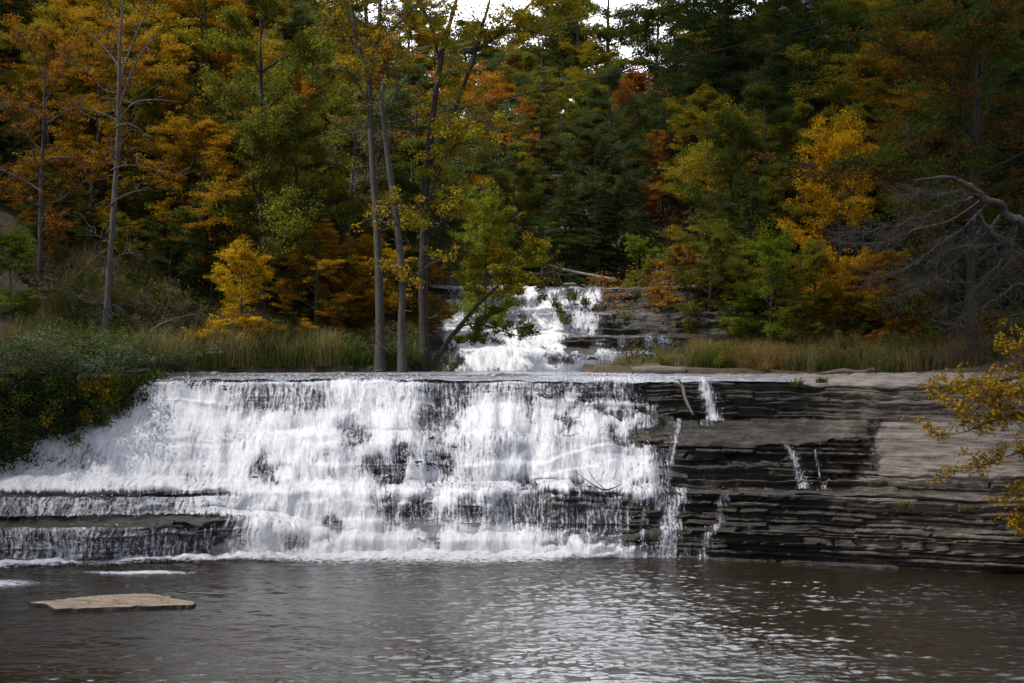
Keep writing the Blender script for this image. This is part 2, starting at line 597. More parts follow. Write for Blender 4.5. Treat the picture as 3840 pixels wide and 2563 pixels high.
COLS2 = {  # upper cascade
    1560: [(1394, 70), (1335, 71.5), (1318, 73.5), (1275, 74.5), (1250, 77.5), (1190, 78.5), (1165, 81.5), (1125, 82.5), (1082, 85), (1072, 90)],
    1700: [(1394, 70), (1330, 71.5), (1312, 73.5), (1268, 74.5), (1240, 78), (1185, 79), (1150, 83), (1130, 83.4), (1084, 84.0), (1072, 90)],
    1900: [(1394, 70), (1335, 71.8), (1310, 74), (1270, 75), (1240, 79), (1190, 80), (1150, 84), (1115, 85), (1088, 87), (1074, 92)],
    2060: [(1394, 70), (1340, 71.8), (1308, 74), (1268, 74.6), (1240, 78), (1185, 79), (1155, 82.5), (1112, 83.5), (1086, 85.5), (1074, 92)],
    2130: [(1394, 70), (1345, 71.5), (1300, 73.5), (1262, 73.7), (1250, 76.5), (1180, 77), (1165, 80), (1140, 80.5), (1084, 82), (1074, 92)],
    2300: [(1394, 70), (1345, 71.2), (1305, 72.7), (1265, 72.9), (1255, 75.5), (1178, 76), (1168, 78), (1140, 78.4), (1082, 79), (1072, 90)],
    2560: [(1394, 69), (1340, 70), (1305, 71.5), (1268, 71.7), (1255, 73.5), (1180, 74), (1168, 75.5), (1125, 76), (1080, 76.5), (1070, 88)],
    2760: [(1394, 68), (1340, 69), (1305, 70.2), (1268, 70.4), (1255, 72), (1180, 72.5), (1168, 74), (1125, 74.5), (1080, 75), (1070, 86)],
}
ROWS2 = [14, 12, 14, 14, 18, 12, 14, 14, 10]


def profile(cols, rows, px):
    keys = np.array(sorted(cols))
    tab = np.array([[[p[1], EYE - (p[0] - CY) / F * p[1]] for p in cols[k]] for k in keys])    # (cols, feat, (Y,z))
    tab[:, 0, 1] -= 0.7 if cols is COLS else 0.6
    i = np.clip(np.searchsorted(keys, px) - 1, 0, len(keys) - 2)
    t = (px - keys[i]) / (keys[i + 1] - keys[i])
    t = t * t * (3 - 2 * t) * 0.5 + t * 0.5
    P = tab[i] * (1 - t)[:, None, None] + tab[i + 1] * t[:, None, None]         # (npx, feat, 2)
    if cols is COLS:
        q = px / 100.0
        bay = fbm(q * .55, 0, 0, 131, 3) - .5
        fall = 1 - sst(2500, 2800, px)
        for f, am, sc, sd in ((1, 1.0, .8, 141), (2, 1.0, .8, 141), (3, 1.3, .6, 143), (4, .6, .6, 143), (5, 1.6, .45, 145), (6, 1.6, .45, 145), (7, 1.1, .7, 147), (8, 1.1, .7, 147)):
            P[:, f, 0] += fall * (am * (fbm(q * sc, 0, 0, sd, 3) - .5) + (bay * 1.2 if f in (3, 4, 5, 6, 7) else 0))
        P[:, 8, 1] += fall * .22 * (fbm(q * 1.6, 0, 0, 149, 3) - .6)
        for f in (1, 2, 3):
            P[:, f, 1] += fall * .30 * (fbm(q * .9, 0, 0, 150 + f, 3) - .5)
        for f in (5, 6, 7):
            P[:, f, 1] += fall * .55 * (fbm(q * .6, 0, 0, 153, 3) - .5)
        for f in (8, 7, 6, 5, 4, 3, 2, 1):
            P[:, f, 0] = np.minimum(P[:, f, 0], P[:, f + 1, 0] - .12)
    out = []
    for s, n in enumerate(rows):
        u = np.linspace(0, 1, n, endpoint=(s == len(rows) - 1))
        out.append(P[:, s, None, :] * (1 - u)[None, :, None] + P[:, s + 1, None, :] * u[None, :, None])
    return np.concatenate(out, 1).transpose(1, 0, 2)                              # (rows, npx, 2)


LAY = np.cumsum(np.random.default_rng(3).uniform(0.03, 0.25, 160)) - 2.0


def strata(x, z, seed=0, tone=False):
    zz = z + 0.12 * (vn(x * 0.15, 0, 0, 31) - 0.5) + 0.03 * (vn(x * 1.5, z * 2, 0, 32) - 0.5)
    k = np.searchsorted(LAY, zz)
    a = _h(k, k * 0, k * 0, 5 + seed)
    ln = 0.8 + 3.5 * _h(k, k * 0 + 1, k * 0, 6 + seed)
    blk = np.floor((x + 0.5 * vn(x * 0.8, zz * 3, 0, 8)) / ln + 9 * a)
    b = _h(k, blk.astype(np.int64), k * 0, 7 + seed)
    d0, d1 = LAY[np.clip(k - 1, 0, None)], LAY[np.clip(k, None, len(LAY) - 1)]
    e = np.minimum(zz - d0, d1 - zz) / np.maximum(d1 - d0, 0.01)
    fx = (x + 0.5 * vn(x * 0.8, zz * 3, 0, 8)) / ln + 9 * a
    jd = np.minimum(fx % 1.0, 1 - fx % 1.0) * ln
    if tone:
        return .5 * a + .5 * b
    return 0.5 * a + 0.6 * b - .4 * (1 - sst(.015, .06, jd)) * (b > .6) - 0.6 * (1 - sst(.05, .2, e)) * (a > .25)


def bx(px, py, x0, x1, y0, y1, s=40):
    return sst(x0 - s, x0 + s, px) * (1 - sst(x1 - s, x1 + s, px)) * sst(y0 - s * .5, y0 + s * .5, py) * (1 - sst(y1 - s * .5, y1 + s * .5, py))


def el(px, py, x, y, a, b):
    return np.exp(-(((px - x) / a) ** 2 + ((py - y) / b) ** 2))


TRICKLES = [
    (38, .88, [(2635, 1430), (2652, 1500), (2680, 1580)]), (70, .5, [(2660, 1578), (2640, 1600)]), (22, .66, [(2545, 1575), (2530, 1665), (2500, 1800)]),
    (60, .74, [(2560, 1835), (2530, 1890), (2510, 1990), (2490, 2100)]), (26, .78, [(2945, 1672), (2985, 1725), (3012, 1838)]), (12, .66, [(3055, 1690), (3070, 1750), (3088, 1838)]),
    (34, .62, [(2720, 1845), (2705, 1900), (2690, 1985), (2650, 2010), (2635, 2110)]),
    (24, .64, [(2420, 1850), (2415, 1990), (2400, 2090)]), (18, .6, [(2360, 1850), (2350, 2000)]), (24, .66, [(2300, 1850), (2290, 2020)])]


def cover_lower(px, py):
    c = 0.97 * (1 - sst(2380, 2640, px + 0.25 * (1640 - py))) + 0 * py
    c = np.where(py < 1440, np.minimum(c, 0.52 + 0.2 * sst(1415, 1440, py)), c)
    # upper face streaks
    c -= 0.34 * bx(px, py, 860, 1250, 1440, 1560, 60)
    c -= 0.18 * bx(px, py, 560, 860, 1425, 1470, 60)
    c -= 0.36 * bx(px, py, 2170, 2560, 1445, 1520, 25)
    c -= 0.25 * bx(px, py, 1560, 2150, 1430, 1500, 70) * (0.4 + 1.2 * vn(px / 90.0, py / 60.0, 0, 41))
    c = np.where((py > 1440) & (py < 1850), c - .18 * sst(.52, .75, fbm(px / 150.0, py / 110.0, 0, 49, 3)), c)
    c = np.where((py > 1440) & (py < 1835), c - .12 * sst(1900, 2500, px), c)
    ox, oy = px, py
    px = px + 130 * (fbm(ox / 70.0, oy / 50.0, 0, 81, 3) - .5)
    py = py + 110 * (fbm(ox / 60.0, oy / 70.0, 0, 82, 3) - .5)
    for (x, y, a, b, k) in [(1600, 1590, 60, 75, .42), (1690, 1520, 60, 90, .5), (1980, 1540, 45, 60, .35), (2125, 1570, 25, 30, .7), (2420, 1645, 130, 28, .42),
                            (1010, 1765, 45, 32, .5), (1440, 1770, 70, 45, .5), (1490, 1700, 40, 60, .45), (1660, 1730, 60, 50, .3), (1580, 1950, 60, 80, .5), (1450, 1930, 50, 70, .5),
                            (1720, 1950, 120, 60, .42), (1250, 1980, 40, 60, .45), (1090, 2030, 60, 50, .45), (2060, 1920, 170, 75, .55), (2300, 1950, 160, 90, .4),
                            (2180, 1860, 120, 20, .4), (2150, 2035, 180, 18, .35), (2300, 1560, 60, 22, .4), (2430, 1560, 40, 16, .4), (300, 1720, 90, 40, .3),
                            (2420, 1990, 90, 90, .75), (2560, 1860, 60, 30, .3), (1330, 1640, 60, 60, .25), (2200, 1480, 12, 40, .6)]:
        c -= k * 1.1 * el(px, py, x, y, a, b)
    px, py = ox, oy
    c = np.where((px < 2360) & (py < 1850) & (py > 1440), np.maximum(c, .48 + .14 * vn(px / 40., py / 30., 0, 47)), c)
    c = np.where((px > 1150) & (px < 2330) & (py > 1850), np.maximum(c, .46 + .14 * vn(px / 45., py / 60., 0, 48)), c)
    # lower left ledges: thin curtains over dark rock
    left = 1 - sst(560, 1080, px)
    c = np.where(py > 1858, c * (1 - left) + left * 0.62, c)
    c = np.where(py > 1942, c * (1 - left) + left * 0.06, c)
    c = np.where(py > 1985, c * (1 - left * .9) + left * .9 * (0.60 + 0.2 * (vn(px / 70.0, 0, 0, 44) - .5)), c)
    c = np.where((py > 1852) & (py < 1872), c - left * .45, c)
    # right: trickles finding their way from the lip over the dark ledges
    rt = sst(2420, 2600, px)
    tr = 0.0 * px
    jit = 5 * (vn(px * 0 + 3, py / 22.0, 0, 55) - .5)
    for wd, k, pts in TRICKLES:
        for (x0, y0), (x1, y1) in zip(pts[:-1], pts[1:]):
            t = np.clip((py - y0) / max(1, y1 - y0), 0, 1)
            dx = (px + jit - (x0 + (x1 - x0) * t)) / (wd * (.7 + .7 * t))
            dy = np.maximum(0, np.maximum(y0 - py, py - y1)) / 6.0
            tr = np.maximum(tr, k * np.exp(-dx ** 2 - dy ** 2))
    c = np.maximum(c * (1 - 0.4 * rt), tr * (.74 + .3 * vn(px / 9.0, py / 30.0, 0, 58)))
    return np.clip(c, 0, 1)


def cover_upper(px, py):
    c = 0.96 * sst(1630, 1690, px) * (1 - sst(2070, 2170, px + 0.35 * (1240 - py)))
    c = np.maximum(c, 0.9 * bx(px, py, 1660, 2330, 1310, 1420, 60))
    c -= 0.42 * bx(px, py, 1650, 1850, 1085, 1130, 20)
    c -= .45 * sst(.5, .75, fbm(px / 60., py / 40., 0, 90, 3))
    c = np.where(py < 1084, np.minimum(c, 0.3), c)
    for (x, y, a, b, k) in [(2215, 1125, 44, 55, .85), (2190, 1215, 90, 65, .85), (2110, 1150, 70, 60, .8), (2080, 1100, 50, 25, .7), (2090, 1290, 80, 18, .7), (2250, 1290, 60, 24, .6), (2370, 1290, 50, 18, .5),
                            (2490, 1290, 50, 40, .75), (2440, 1340, 120, 22, .55), (2060, 1250, 60, 80, .5), (2370, 1130, 6, 60, .4), (2100, 1200, 40, 40, .4), (2250, 1250, 50, 12, .5)]:
        c = np.maximum(c, k * el(px, py, x, y, a, b))
    for (x, y, a, b, k) in [(2170, 1160, 40, 90, .8), (2240, 1110, 30, 40, .85), (2120, 1240, 90, 40, .8), (2220, 1240, 30, 50, .8), (2330, 1290, 22, 40, .7), (2430, 1290, 30, 45, .7), (2380, 1330, 160, 20, .7), (2140, 1090, 60, 30, .7), (2060, 1180, 60, 120, .8)]:
        c = np.maximum(c, k * el(px, py, x, y, a, b))
    c -= 0.55 * el(px, py, 2140, 1290, 50, 12) + 0.45 * el(px, py, 1690, 1350, 50, 40)
    return np.clip(c, 0, 1)


def build_steps(cols, rows, px, cover_fn, amp, big, seed, names, labels, extra=None):
    P = profile(cols, rows, px)
    Y, Z = P[..., 0], P[..., 1]
    X = (px[None, :] - CX) / F * Y
    py = CY - (Z - EYE) / Y * F
    pxg = np.broadcast_to(px[None, :].astype(float), Y.shape)
    cov = cover_fn(pxg, py)
    dY, dZ = np.gradient(Y, axis=0), np.gradient(Z, axis=0)
    ln = np.sqrt(dY ** 2 + dZ ** 2) + 1e-6
    steep = np.clip(np.abs(dZ) / ln, 0, 1)
    arc = np.cumsum(ln, 0)
    fan = np.where(pxg < 1300, 1300 + (pxg - 1300) / (1 + .030 * np.clip(arc[-1:] - arc, 0, 12)), pxg) if extra else pxg
    U = (fan - CX) / F * 56.0
    ny, nz = -dZ / ln, dY / ln                                         # outward normal
    sm = np.where(ny > 0.2, -1, 1)
    # large bulges shared by rock and water
    bulge = big * (fbm(X * 0.55, Z * 0.6, Y * 0.2, seed, 3) - 0.5) * 2 * np.clip(steep, .15, 1)
    stair = 0.20 * vn(X * .4, Z * .7, 0, seed + 4) * 2 * ((Z / 0.75 + 2.6 * fbm(X * 0.22, Z * 0.3, 0, seed + 3, 3)) % 1.0 - 0.5) * steep * (steep < 0.93)
    st = strata(X, Z, seed) - 0.5
    a = amp * (1 - 0.85 * cov) * (1 + (.35 * sst(2450, 2700, pxg) if extra else 0))
    smooth_mask = extra['smooth'](pxg, py) if extra else 0 * X
    out = (bulge + stair) * (1 - smooth_mask) + a * st * np.clip(steep * 1.3, 0, 1) * (1 - 0.8 * smooth_mask) + 0.24 * (fbm(X * 2.2, Z * 4, Y * 1.6, seed + 9, 5) - .5) * (1 - .7 * smooth_mask)
    RY = Y + ny * out
    RZ = Z + np.maximum(nz, 0) * out + (1 - steep) * 0.10 * (fbm(X * 0.9, Y * 1.2, 0, seed + 5, 4) - .5)
    RX = X + 0.05 * (vn(X * 3, Z * 9, 0, seed + 6) - .5)
    V = np.stack([RX, RY, RZ], -1).reshape(-1, 3)
    nr, nc = Y.shape
    att = {'tone': ('POINT', (strata(X, Z, seed, True) * np.clip(steep * 1.5, 0, 1) + .5 * (1 - np.clip(steep * 1.5, 0, 1))).ravel()), 'wet': ('POINT', (extra['wet'](pxg, py, cov) if extra else np.clip(0.6 + cov, 0, 1)).ravel()),
           'dry': ('POINT', (extra['dry'](pxg, py) if extra else 0 * X).ravel()),
           'moss': ('POINT', (extra['moss'](pxg, py) if extra else 0.5 * bx(pxg, py, 2280, 2700, 1110, 1260, 30)).ravel())}
    link(names[0], mesh_np(names[0], V, grid_faces(nr, nc), att), M['rock'], kind='structure', label=labels[0], cat='rock ledge')
    # water skin
    lump = .55 * (fbm(X * 1.3, Z * 1.1 - Y * .6, Y * 0.5, seed + 11, 4) - .5) + .9 * (fbm(U * .55, arc * .22, 0, seed + 21, 3) - .5)
    fine = fbm(U * 6.0, arc * 1.3, 0, seed + 12, 3) - .5
    strn = vn(U * 2.2 + 0.3 * vn(arc, U), arc * 0.25, 0, seed + 13) - .5
    wo = bulge * 0.8 + stair * .45 + 0.06 + 0.14 * cov + cov * (0.60 * lump + 0.13 * fine + 0.18 * strn)
    hug = out + 0.05 + 0.03 * np.abs(fine)
    thin = 1 - sst(.55, .8, cov)
    wo = np.where(cov > .05, wo * (1 - thin) + np.maximum(hug, wo * .3) * thin, wo)
    wo = np.maximum(wo, out * .6 + .02)
    def soft(q, n):
        for _ in range(n):
            e = np.pad(q, ((1, 1), (0, 0)), mode='edge')
            q = (e[:-2] + 2 * e[1:-1] + e[2:]) / 4
        return q
    ns = 14 if extra else 4
    sny, snz = soft(ny, ns), soft(np.maximum(nz, .15), ns)
    WY, WZ = Y + sny * wo, Z + snz * wo * 0.8 + 0.03
    k = sst(.45, .75, cov)
    WY, WZ = WY * (1 - k) + soft(WY, ns * 2 // 3) * k, WZ * (1 - k) + (soft(WZ, ns * 2 // 3) + .02) * k
    WX = X + 0.10 * cov * (vn(X * 2.5, arc * 2.0, 0, seed + 14) - .5)
    W = np.stack([WX, WY, WZ], -1).reshape(-1, 3)
    keep = (cov > 0.015)
    keep = keep[:-1, :-1] & keep[1:, :-1] & keep[:-1, 1:] & keep[1:, 1:]
    fc = grid_faces(nr, nc, keep)
    flow = np.stack([U, arc, 0 * X], -1).reshape(-1, 3)
    W2, f2, fl2, cv2 = compact(W, fc, flow, cov.ravel())
    link(names[1], mesh_np(names[1], W2, f2, {'flow': ('POINT', fl2), 'cover': ('POINT', cv2)}, smooth=True), M['fall'], kind='structure', label=labels[1], cat='waterfall')
    # flying drops along the white water
    w = (cov.ravel() * (0.15 + np.abs(np.gradient(cov, axis=1)).ravel() * 25 + 0.4 * (steep.ravel() > .8)))
    w = np.where((cov.ravel() > 0.55) & (py.ravel() > py.min() + 45) & (steep.ravel() > .3), w, 0)
    idx = rng.choice(len(w), extra['drops'] if extra else 2500, p=w / w.sum())
    c = W[idx] + rng.normal(size=(len(idx), 3)) * np.array([.10, .12, .13]) + np.array([0, -.16, .06])
    s = rng.uniform(0.006, 0.017, len(idx))[:, None]
    k = np.array([[1, 1, 1], [1, -1, -1], [-1, 1, -1], [-1, -1, 1]], float)
    dv = (c[:, None, :] + k[None] * s[:, :, None]).reshape(-1, 3)
    b = np.arange(len(idx))[:, None] * 4
    df = np.concatenate([b + np.array(t) for t in ([0, 1, 2], [0, 3, 1], [0, 2, 3], [1, 3, 2])])
    return dv, df, (X, Y, Z)


drop_mat = plain('drops', (0.75, 0.76, 0.8), (0.9, 0.9, 0.92), 3, 0.4)
PX = np.arange(-450, 4451, 6)
ex = dict(
    drops=9000,
    smooth=lambda x, y: bx(x, y, 3290, 4500, 1575, 1770, 12) + 0.85 * bx(x, y, 2560, 3260, 1568, 1652, 14),
    wet=lambda x, y, c: np.clip(np.maximum(c * 1.3, 0.86 * (1 - sst(2950, 3330, x - 0.25 * (y - 1700)))) + 0.4 * sst(2080, 2140, y), 0, 1) * (1 - bx(x, y, 2700, 4500, 1380, 1446, 20) * .5),
    dry=lambda x, y: np.clip(bx(x + .45 * (y - 1660), y, 3275, 4700, 1568, 1800, 7) * .95 + 0.85 * bx(x, y, 2600, 4500, 1380, 1446, 14) + 0.35 * bx(x, y, 3100, 4500, 1440, 1580, 60)
                             + 0.75 * bx(x, y, 3120, 4500, 1868, 1910, 12) + 0.25 * bx(x, y, 3050, 4500, 1840, 2150, 60), 0, 1),
    moss=lambda x, y: np.clip(0.9 * el(x, y, 2430, 1960, 50, 70) + 0.7 * el(x, y, 2060, 1920, 160, 70) + 0.5 * el(x, y, 3300, 1960, 200, 40) + .3 * bx(x, y, 2700, 3300, 1440, 1560, 40), 0, 1),
)
dvA, dfA, FG = build_steps(COLS, ROWS, PX, cover_lower, 0.50, 0.48, 0, ('rock_ledges', 'waterfall'),
                           ('layered dark wet rock ledges under and beside the wide lower waterfall', 'wide white lower waterfall tumbling down stepped rock into the pool'), ex)
dvB, dfB, UG = build_steps(COLS2, ROWS2, np.arange(1560, 2761, 5), cover_upper, 0.55, 0.55, 60, ('upper_rock_ledges', 'upper_waterfall'),
                           ('dark stepped rock ledges under the small upper cascade', 'white upper cascade behind the leaning branch'), None)
for dv, df, nm, lb in ((dvA, dfA, 'spray', 'white spray of drops flying off the wide lower waterfall'), (dvB, dfB, 'spray', 'white spray of drops over the small upper cascade')):
    link(nm, mesh_np(nm, dv, df), drop_mat, kind='stuff', label=lb, cat='spray')

# ------------------------------------------------------------------ ground
XLy = np.array([-60, 0, 30, 45, 52, 53.2, 54.2, 55.2, 57.0, 59.5, 62, 64.5, 66, 68, 70, 78, 85, 92, 110, 200, 400])
XLx = np.array([-22, -24, -27, -31, -33, -26, -20.2, -18.3, -16.9, -15.4, -14.9, -14.3, -10.5, -4.6, -4.2, -4.8, -4.6, -4.8, -3, -2, -2]) * 1.0
XRy = np.array([-60, 0, 30, 46, 57.5, 59, 61.5, 64, 66, 68, 70, 74, 78, 85, 92, 110, 200, 400])
XRx = np.array([18, 19, 21, 24, 24, 13, 11.4, 6.0, 4.0, 3.2, 8.0, 10.0, 10.2, 10.4, 9.8, 8, 7, 7]) * 1.0
lipJ_px = np.array(sorted(COLS))
lipJ_Y = np.array([COLS[k][9][1] for k in lipJ_px])
lipJ_x = (lipJ_px - CX) / F * lipJ_Y


def H(x, y):
    x, y = np.broadcast_arrays(np.asarray(x, float), np.asarray(y, float))
    xl, xr = np.interp(y, XLy, XLx), np.interp(y, XRy, XRx)
    bed = np.interp(y, [-60, 58, 70, 71.5, 76, 80, 85, 90, 95, 130, 210, 300, 420], [-1.6, 6.0, 6.1, 5.9, 7.4, 8.4, 9.4, 10.6, 11.2, 20, 40, 44, 20])
    bank = np.interp(y, [-60, 40, 55, 62, 70, 78, 85, 92, 130, 210, 300, 420], [5.5, 6.0, 6.6, 6.75, 6.95, 8.6, 10.2, 12.0, 21, 41, 45, 21])
    dl, dr = xl - x, x - xr
    n = fbm(x * 0.08, y * 0.08, 0, 77, 4) - 0.5
    left = bank + 0.28 * np.maximum(0, dl - 7) * sst(60, 80, y) + 0.12 * np.maximum(0, dl - 4) + 0.22 * np.maximum(0, y - 74) * sst(0, 12, dl) * (1 - sst(120, 220, y))
    right = bank + 0.62 * np.maximum(0, dr - 5) * sst(67, 86, y) + 0.06 * np.maximum(0, dr - 2)
    left, right = np.minimum(left, bank + 26 + 0.05 * dl), np.minimum(right, bank + 30 + .05 * dr)
    h = np.where(dl > 0, left + n * np.clip(dl * .25, 0, 2.2), np.where(dr > 0, right + n * np.clip(dr * .25, 0, 2.2), bed))
    # everything in front of the falls lip is the plunge pool basin
    J = np.interp(x, lipJ_x, lipJ_Y)
    basin = (y < J - 0.2) & (x > xl) & (x < 24)
    return np.where(basin, -1.6, h)


gx = np.unique(np.concatenate([np.arange(-30, 30.1, 0.5), np.arange(-80, 80.1, 2.0), np.arange(-260, 260.1, 10)]))
gy = np.unique(np.concatenate([np.arange(40, 100.1, 0.5), np.arange(-60, 240.1, 2.5), np.arange(240, 420, 10)]))
GX, GY = np.meshgrid(gx, gy)
GZ = H(GX, GY)
link('ground', mesh_np('ground', np.stack([GX, GY, GZ], -1).reshape(-1, 3), grid_faces(*GX.shape), smooth=True), M['soil'], kind='structure')

# plunge pool and upper stream
wx = np.unique(np.concatenate([np.arange(-20.5, 20.51, .07), np.arange(-72, 72.1, 6)]))
wy = np.unique(np.concatenate([np.arange(31, 54.5, .042), np.arange(-60, 60.1, 6)]))
WX, WY = np.meshgrid(wx, wy)
gust = sst(.3, .7, fbm(WX * .13 + 3, WY * .16, 0, 301, 3))
gust = np.maximum(gust, 1.25 * np.exp(-((WX - 1.5) / 6.0) ** 2) * (.55 + .6 * fbm(WX * .3, WY * .4, 0, 307, 3)))     # the current from the falls roughens the middle
warp = .5 * fbm(WX * .5, WY * .5, 0, 302, 2)
WZ = .06 * (fbm(WX * .75 + warp, WY * 1.25 + .3 * WX, 0, 303, 2) - .5) + .066 * (.4 + .8 * gust) * (fbm(WX * 1.7 + warp, WY * 3.0 - .3 * WX, 0, 304, 3) - .5) + .026 * (.3 + gust) * (vn(WX * 5.2, WY * 8.5, 0, 306) - .5)
WZ = WZ * (1 - sst(19, 20.5, np.abs(WX))) * sst(31, 32.5, WY)
link('pool', mesh_np('pool', np.stack([WX, WY, WZ], -1).reshape(-1, 3), grid_faces(*WX.shape), smooth=True), M['pool'], kind='structure', label='dark rippled plunge pool below the falls', cat='pool')
spx = np.arange(520, 3001, 10)
lip = profile(COLS, ROWS, spx)[-12]                                            # the lip row
t = np.linspace(0, 1, 26)[:, None]
SY = lip[None, :, 0] - 0.05 + t * (71.5 - lip[None, :, 0])
SZ = np.where(t * 12 < 1.2, lip[None, :, 1] + 0.05, 0) * 0 + 6.53 - (6.53 - lip[None, :, 1] - 0.06) * (1 - sst(0, 0.12, t)) + 0.02 * vn(SY * 1.2, spx[None] * .02)
SX = (spx[None, :] - CX) / F * SY
link('stream', mesh_np('stream', np.stack([SX, SY, SZ], -1).reshape(-1, 3), grid_faces(*SX.shape), smooth=True), M['upper'], kind='structure', label='shallow stream above the lip of the falls', cat='stream')

# foam on the pool: along the foot of the falls and two strips at the left
fx = np.arange(-100, 2950, 8.0)
footY = np.interp(fx, sorted(COLS), [COLS[k][0][1] for k in sorted(COLS)])
fr = np.linspace(0, 1, 60)[:, None]
FY = footY[None] + 0.55 - fr * 7.0
FX = (fx[None] - CX) / F * (footY[None] + 0.55 - fr * 7.0)
fpy = CY + EYE / FY * F
fpx = np.broadcast_to(fx[None], FY.shape)
dist = footY[None] - FY
wide = 0.7 + 1.8 * sst(800, 1300, fpx) * (1 - sst(1900, 2300, fpx)) + 0.6 * vn(fpx / 90, 0, 0, 5)
fc = 0.95 * (1 - sst(-.1, wide * 1.4, dist) ** .7) * (1 - 0.75 * sst(2250, 2450, fpx))
fc = np.maximum(fc, 0.95 * el(fpx, fpy + 6 * (vn(fpx / 50, 0, 0, 71) - .5), 520, 2152, 260, 9))
fc = np.maximum(fc, 0.9 * el(fpx, fpy, -60, 2192, 260, 20))
fc = np.maximum(fc, 0.35 * el(fpx, fpy, 330, 2215, 200, 10))
drift = sst(.42, .7, fbm(FX * .45, FY * .9, 0, 72, 4)) * (1 - sst(.6, 4.2, dist)) * sst(500, 1000, fpx) * (1 - sst(2100, 2500, fpx))
fc = np.clip(np.maximum(fc, .62 * drift), 0, 1)
keep = (fc > 0.02)
keep = keep[:-1, :-1] | keep[1:, 1:]
fv, ff, ffl, fcv = compact(np.stack([FX, FY, 0.025 + (.06 + 0.36 * np.clip(1 - dist / 1.1, 0, 1)) * fc * fbm(FX * 2.2, FY * 2.6, 0, 9, 3)], -1).reshape(-1, 3), grid_faces(*FY.shape, keep), np.stack([FX, FY, 0 * FX], -1).reshape(-1, 3), fc.ravel())
link('foam', mesh_np('foam', fv, ff, {'flow': ('POINT', ffl), 'cover': ('POINT', fcv)}, smooth=True), M['foam'], kind='stuff', label='white foam floating on the pool at the foot of the falls', cat='foam')

# left cliff: a dark rock wall beside the falls
path = smooth_path([(-33, 52.2), (-27, 53.0), (-22.5, 53.6), (-19.8, 54.2), (-17.9, 55.1), (-16.7, 56.6), (-15.6, 58.4), (-15.0, 59.5), (-15.3, 61.5)], 24)
hz = np.linspace(0, 1, 120)[:, None]
tan = np.gradient(path, axis=0)
tan /= np.linalg.norm(tan, axis=1)[:, None]
nx, ny = tan[:, 1], -tan[:, 0]
topz = 6.75 + 0.25 * (vn(np.arange(len(path)) * 0.07, 0, 0, 3) - .5)
CZ = -0.6 + hz * (topz[None] + 0.6)
al = np.cumsum(np.linalg.norm(np.gradient(path, axis=0), axis=1))[None] + 0 * CZ
o = 0.55 * (strata(al + 40, CZ, 21) - 0.5) + 0.5 * (fbm(al * 0.5, CZ * .5, 0, 61, 4) - .5) + 0.35 * sst(5.6, 6.6, CZ) - 0.25
o = o * (1 - 0.5 * sst(6.6, 6.8, CZ))
CV = np.stack([path[None, :, 0] + nx[None] * o, path[None, :, 1] + ny[None] * o, CZ], -1)
back = np.stack([path[:, 0] - nx * 2.5, path[:, 1] - ny * 2.5, topz + 0.05], -1)[None]
CV = np.concatenate([CV, back])
cwet = np.concatenate([1 - .7 * sst(5.7, 6.2, CZ), 0.1 + 0 * CZ[:1]])
cmoss = np.concatenate([0.9 * (1 - sst(5.6, 6.2, CZ)), 0.3 + 0 * CZ[:1]])
link('cliff', mesh_np('cliff', CV.reshape(-1, 3), grid_faces(CV.shape[0], CV.shape[1])[:, ::-1], {'wet': ('POINT', cwet.ravel()), 'moss': ('POINT', cmoss.ravel()), 'dry': ('POINT', 0 * cwet.ravel()), 'tone': ('POINT', .4 + 0 * cwet.ravel())}),
     M['rock'], kind='structure', label='dark mossy rock cliff beside the falls with shrubs on top', cat='cliff')


# ------------------------------------------------------------------ tree kinds (built once, copied for each tree)
def limb(rg, p0, d, L, n=5, rise=0.0, wob=0.18):
    p, out = np.array(p0, float), [np.array(p0, float)]
    d = unit(d)
    for i in range(n):
        d = unit(d + rg.normal(size=3) * wob + np.array([0, 0, rise]))
        p = p + d * L / n
        out.append(p.copy())
    return np.array(out)


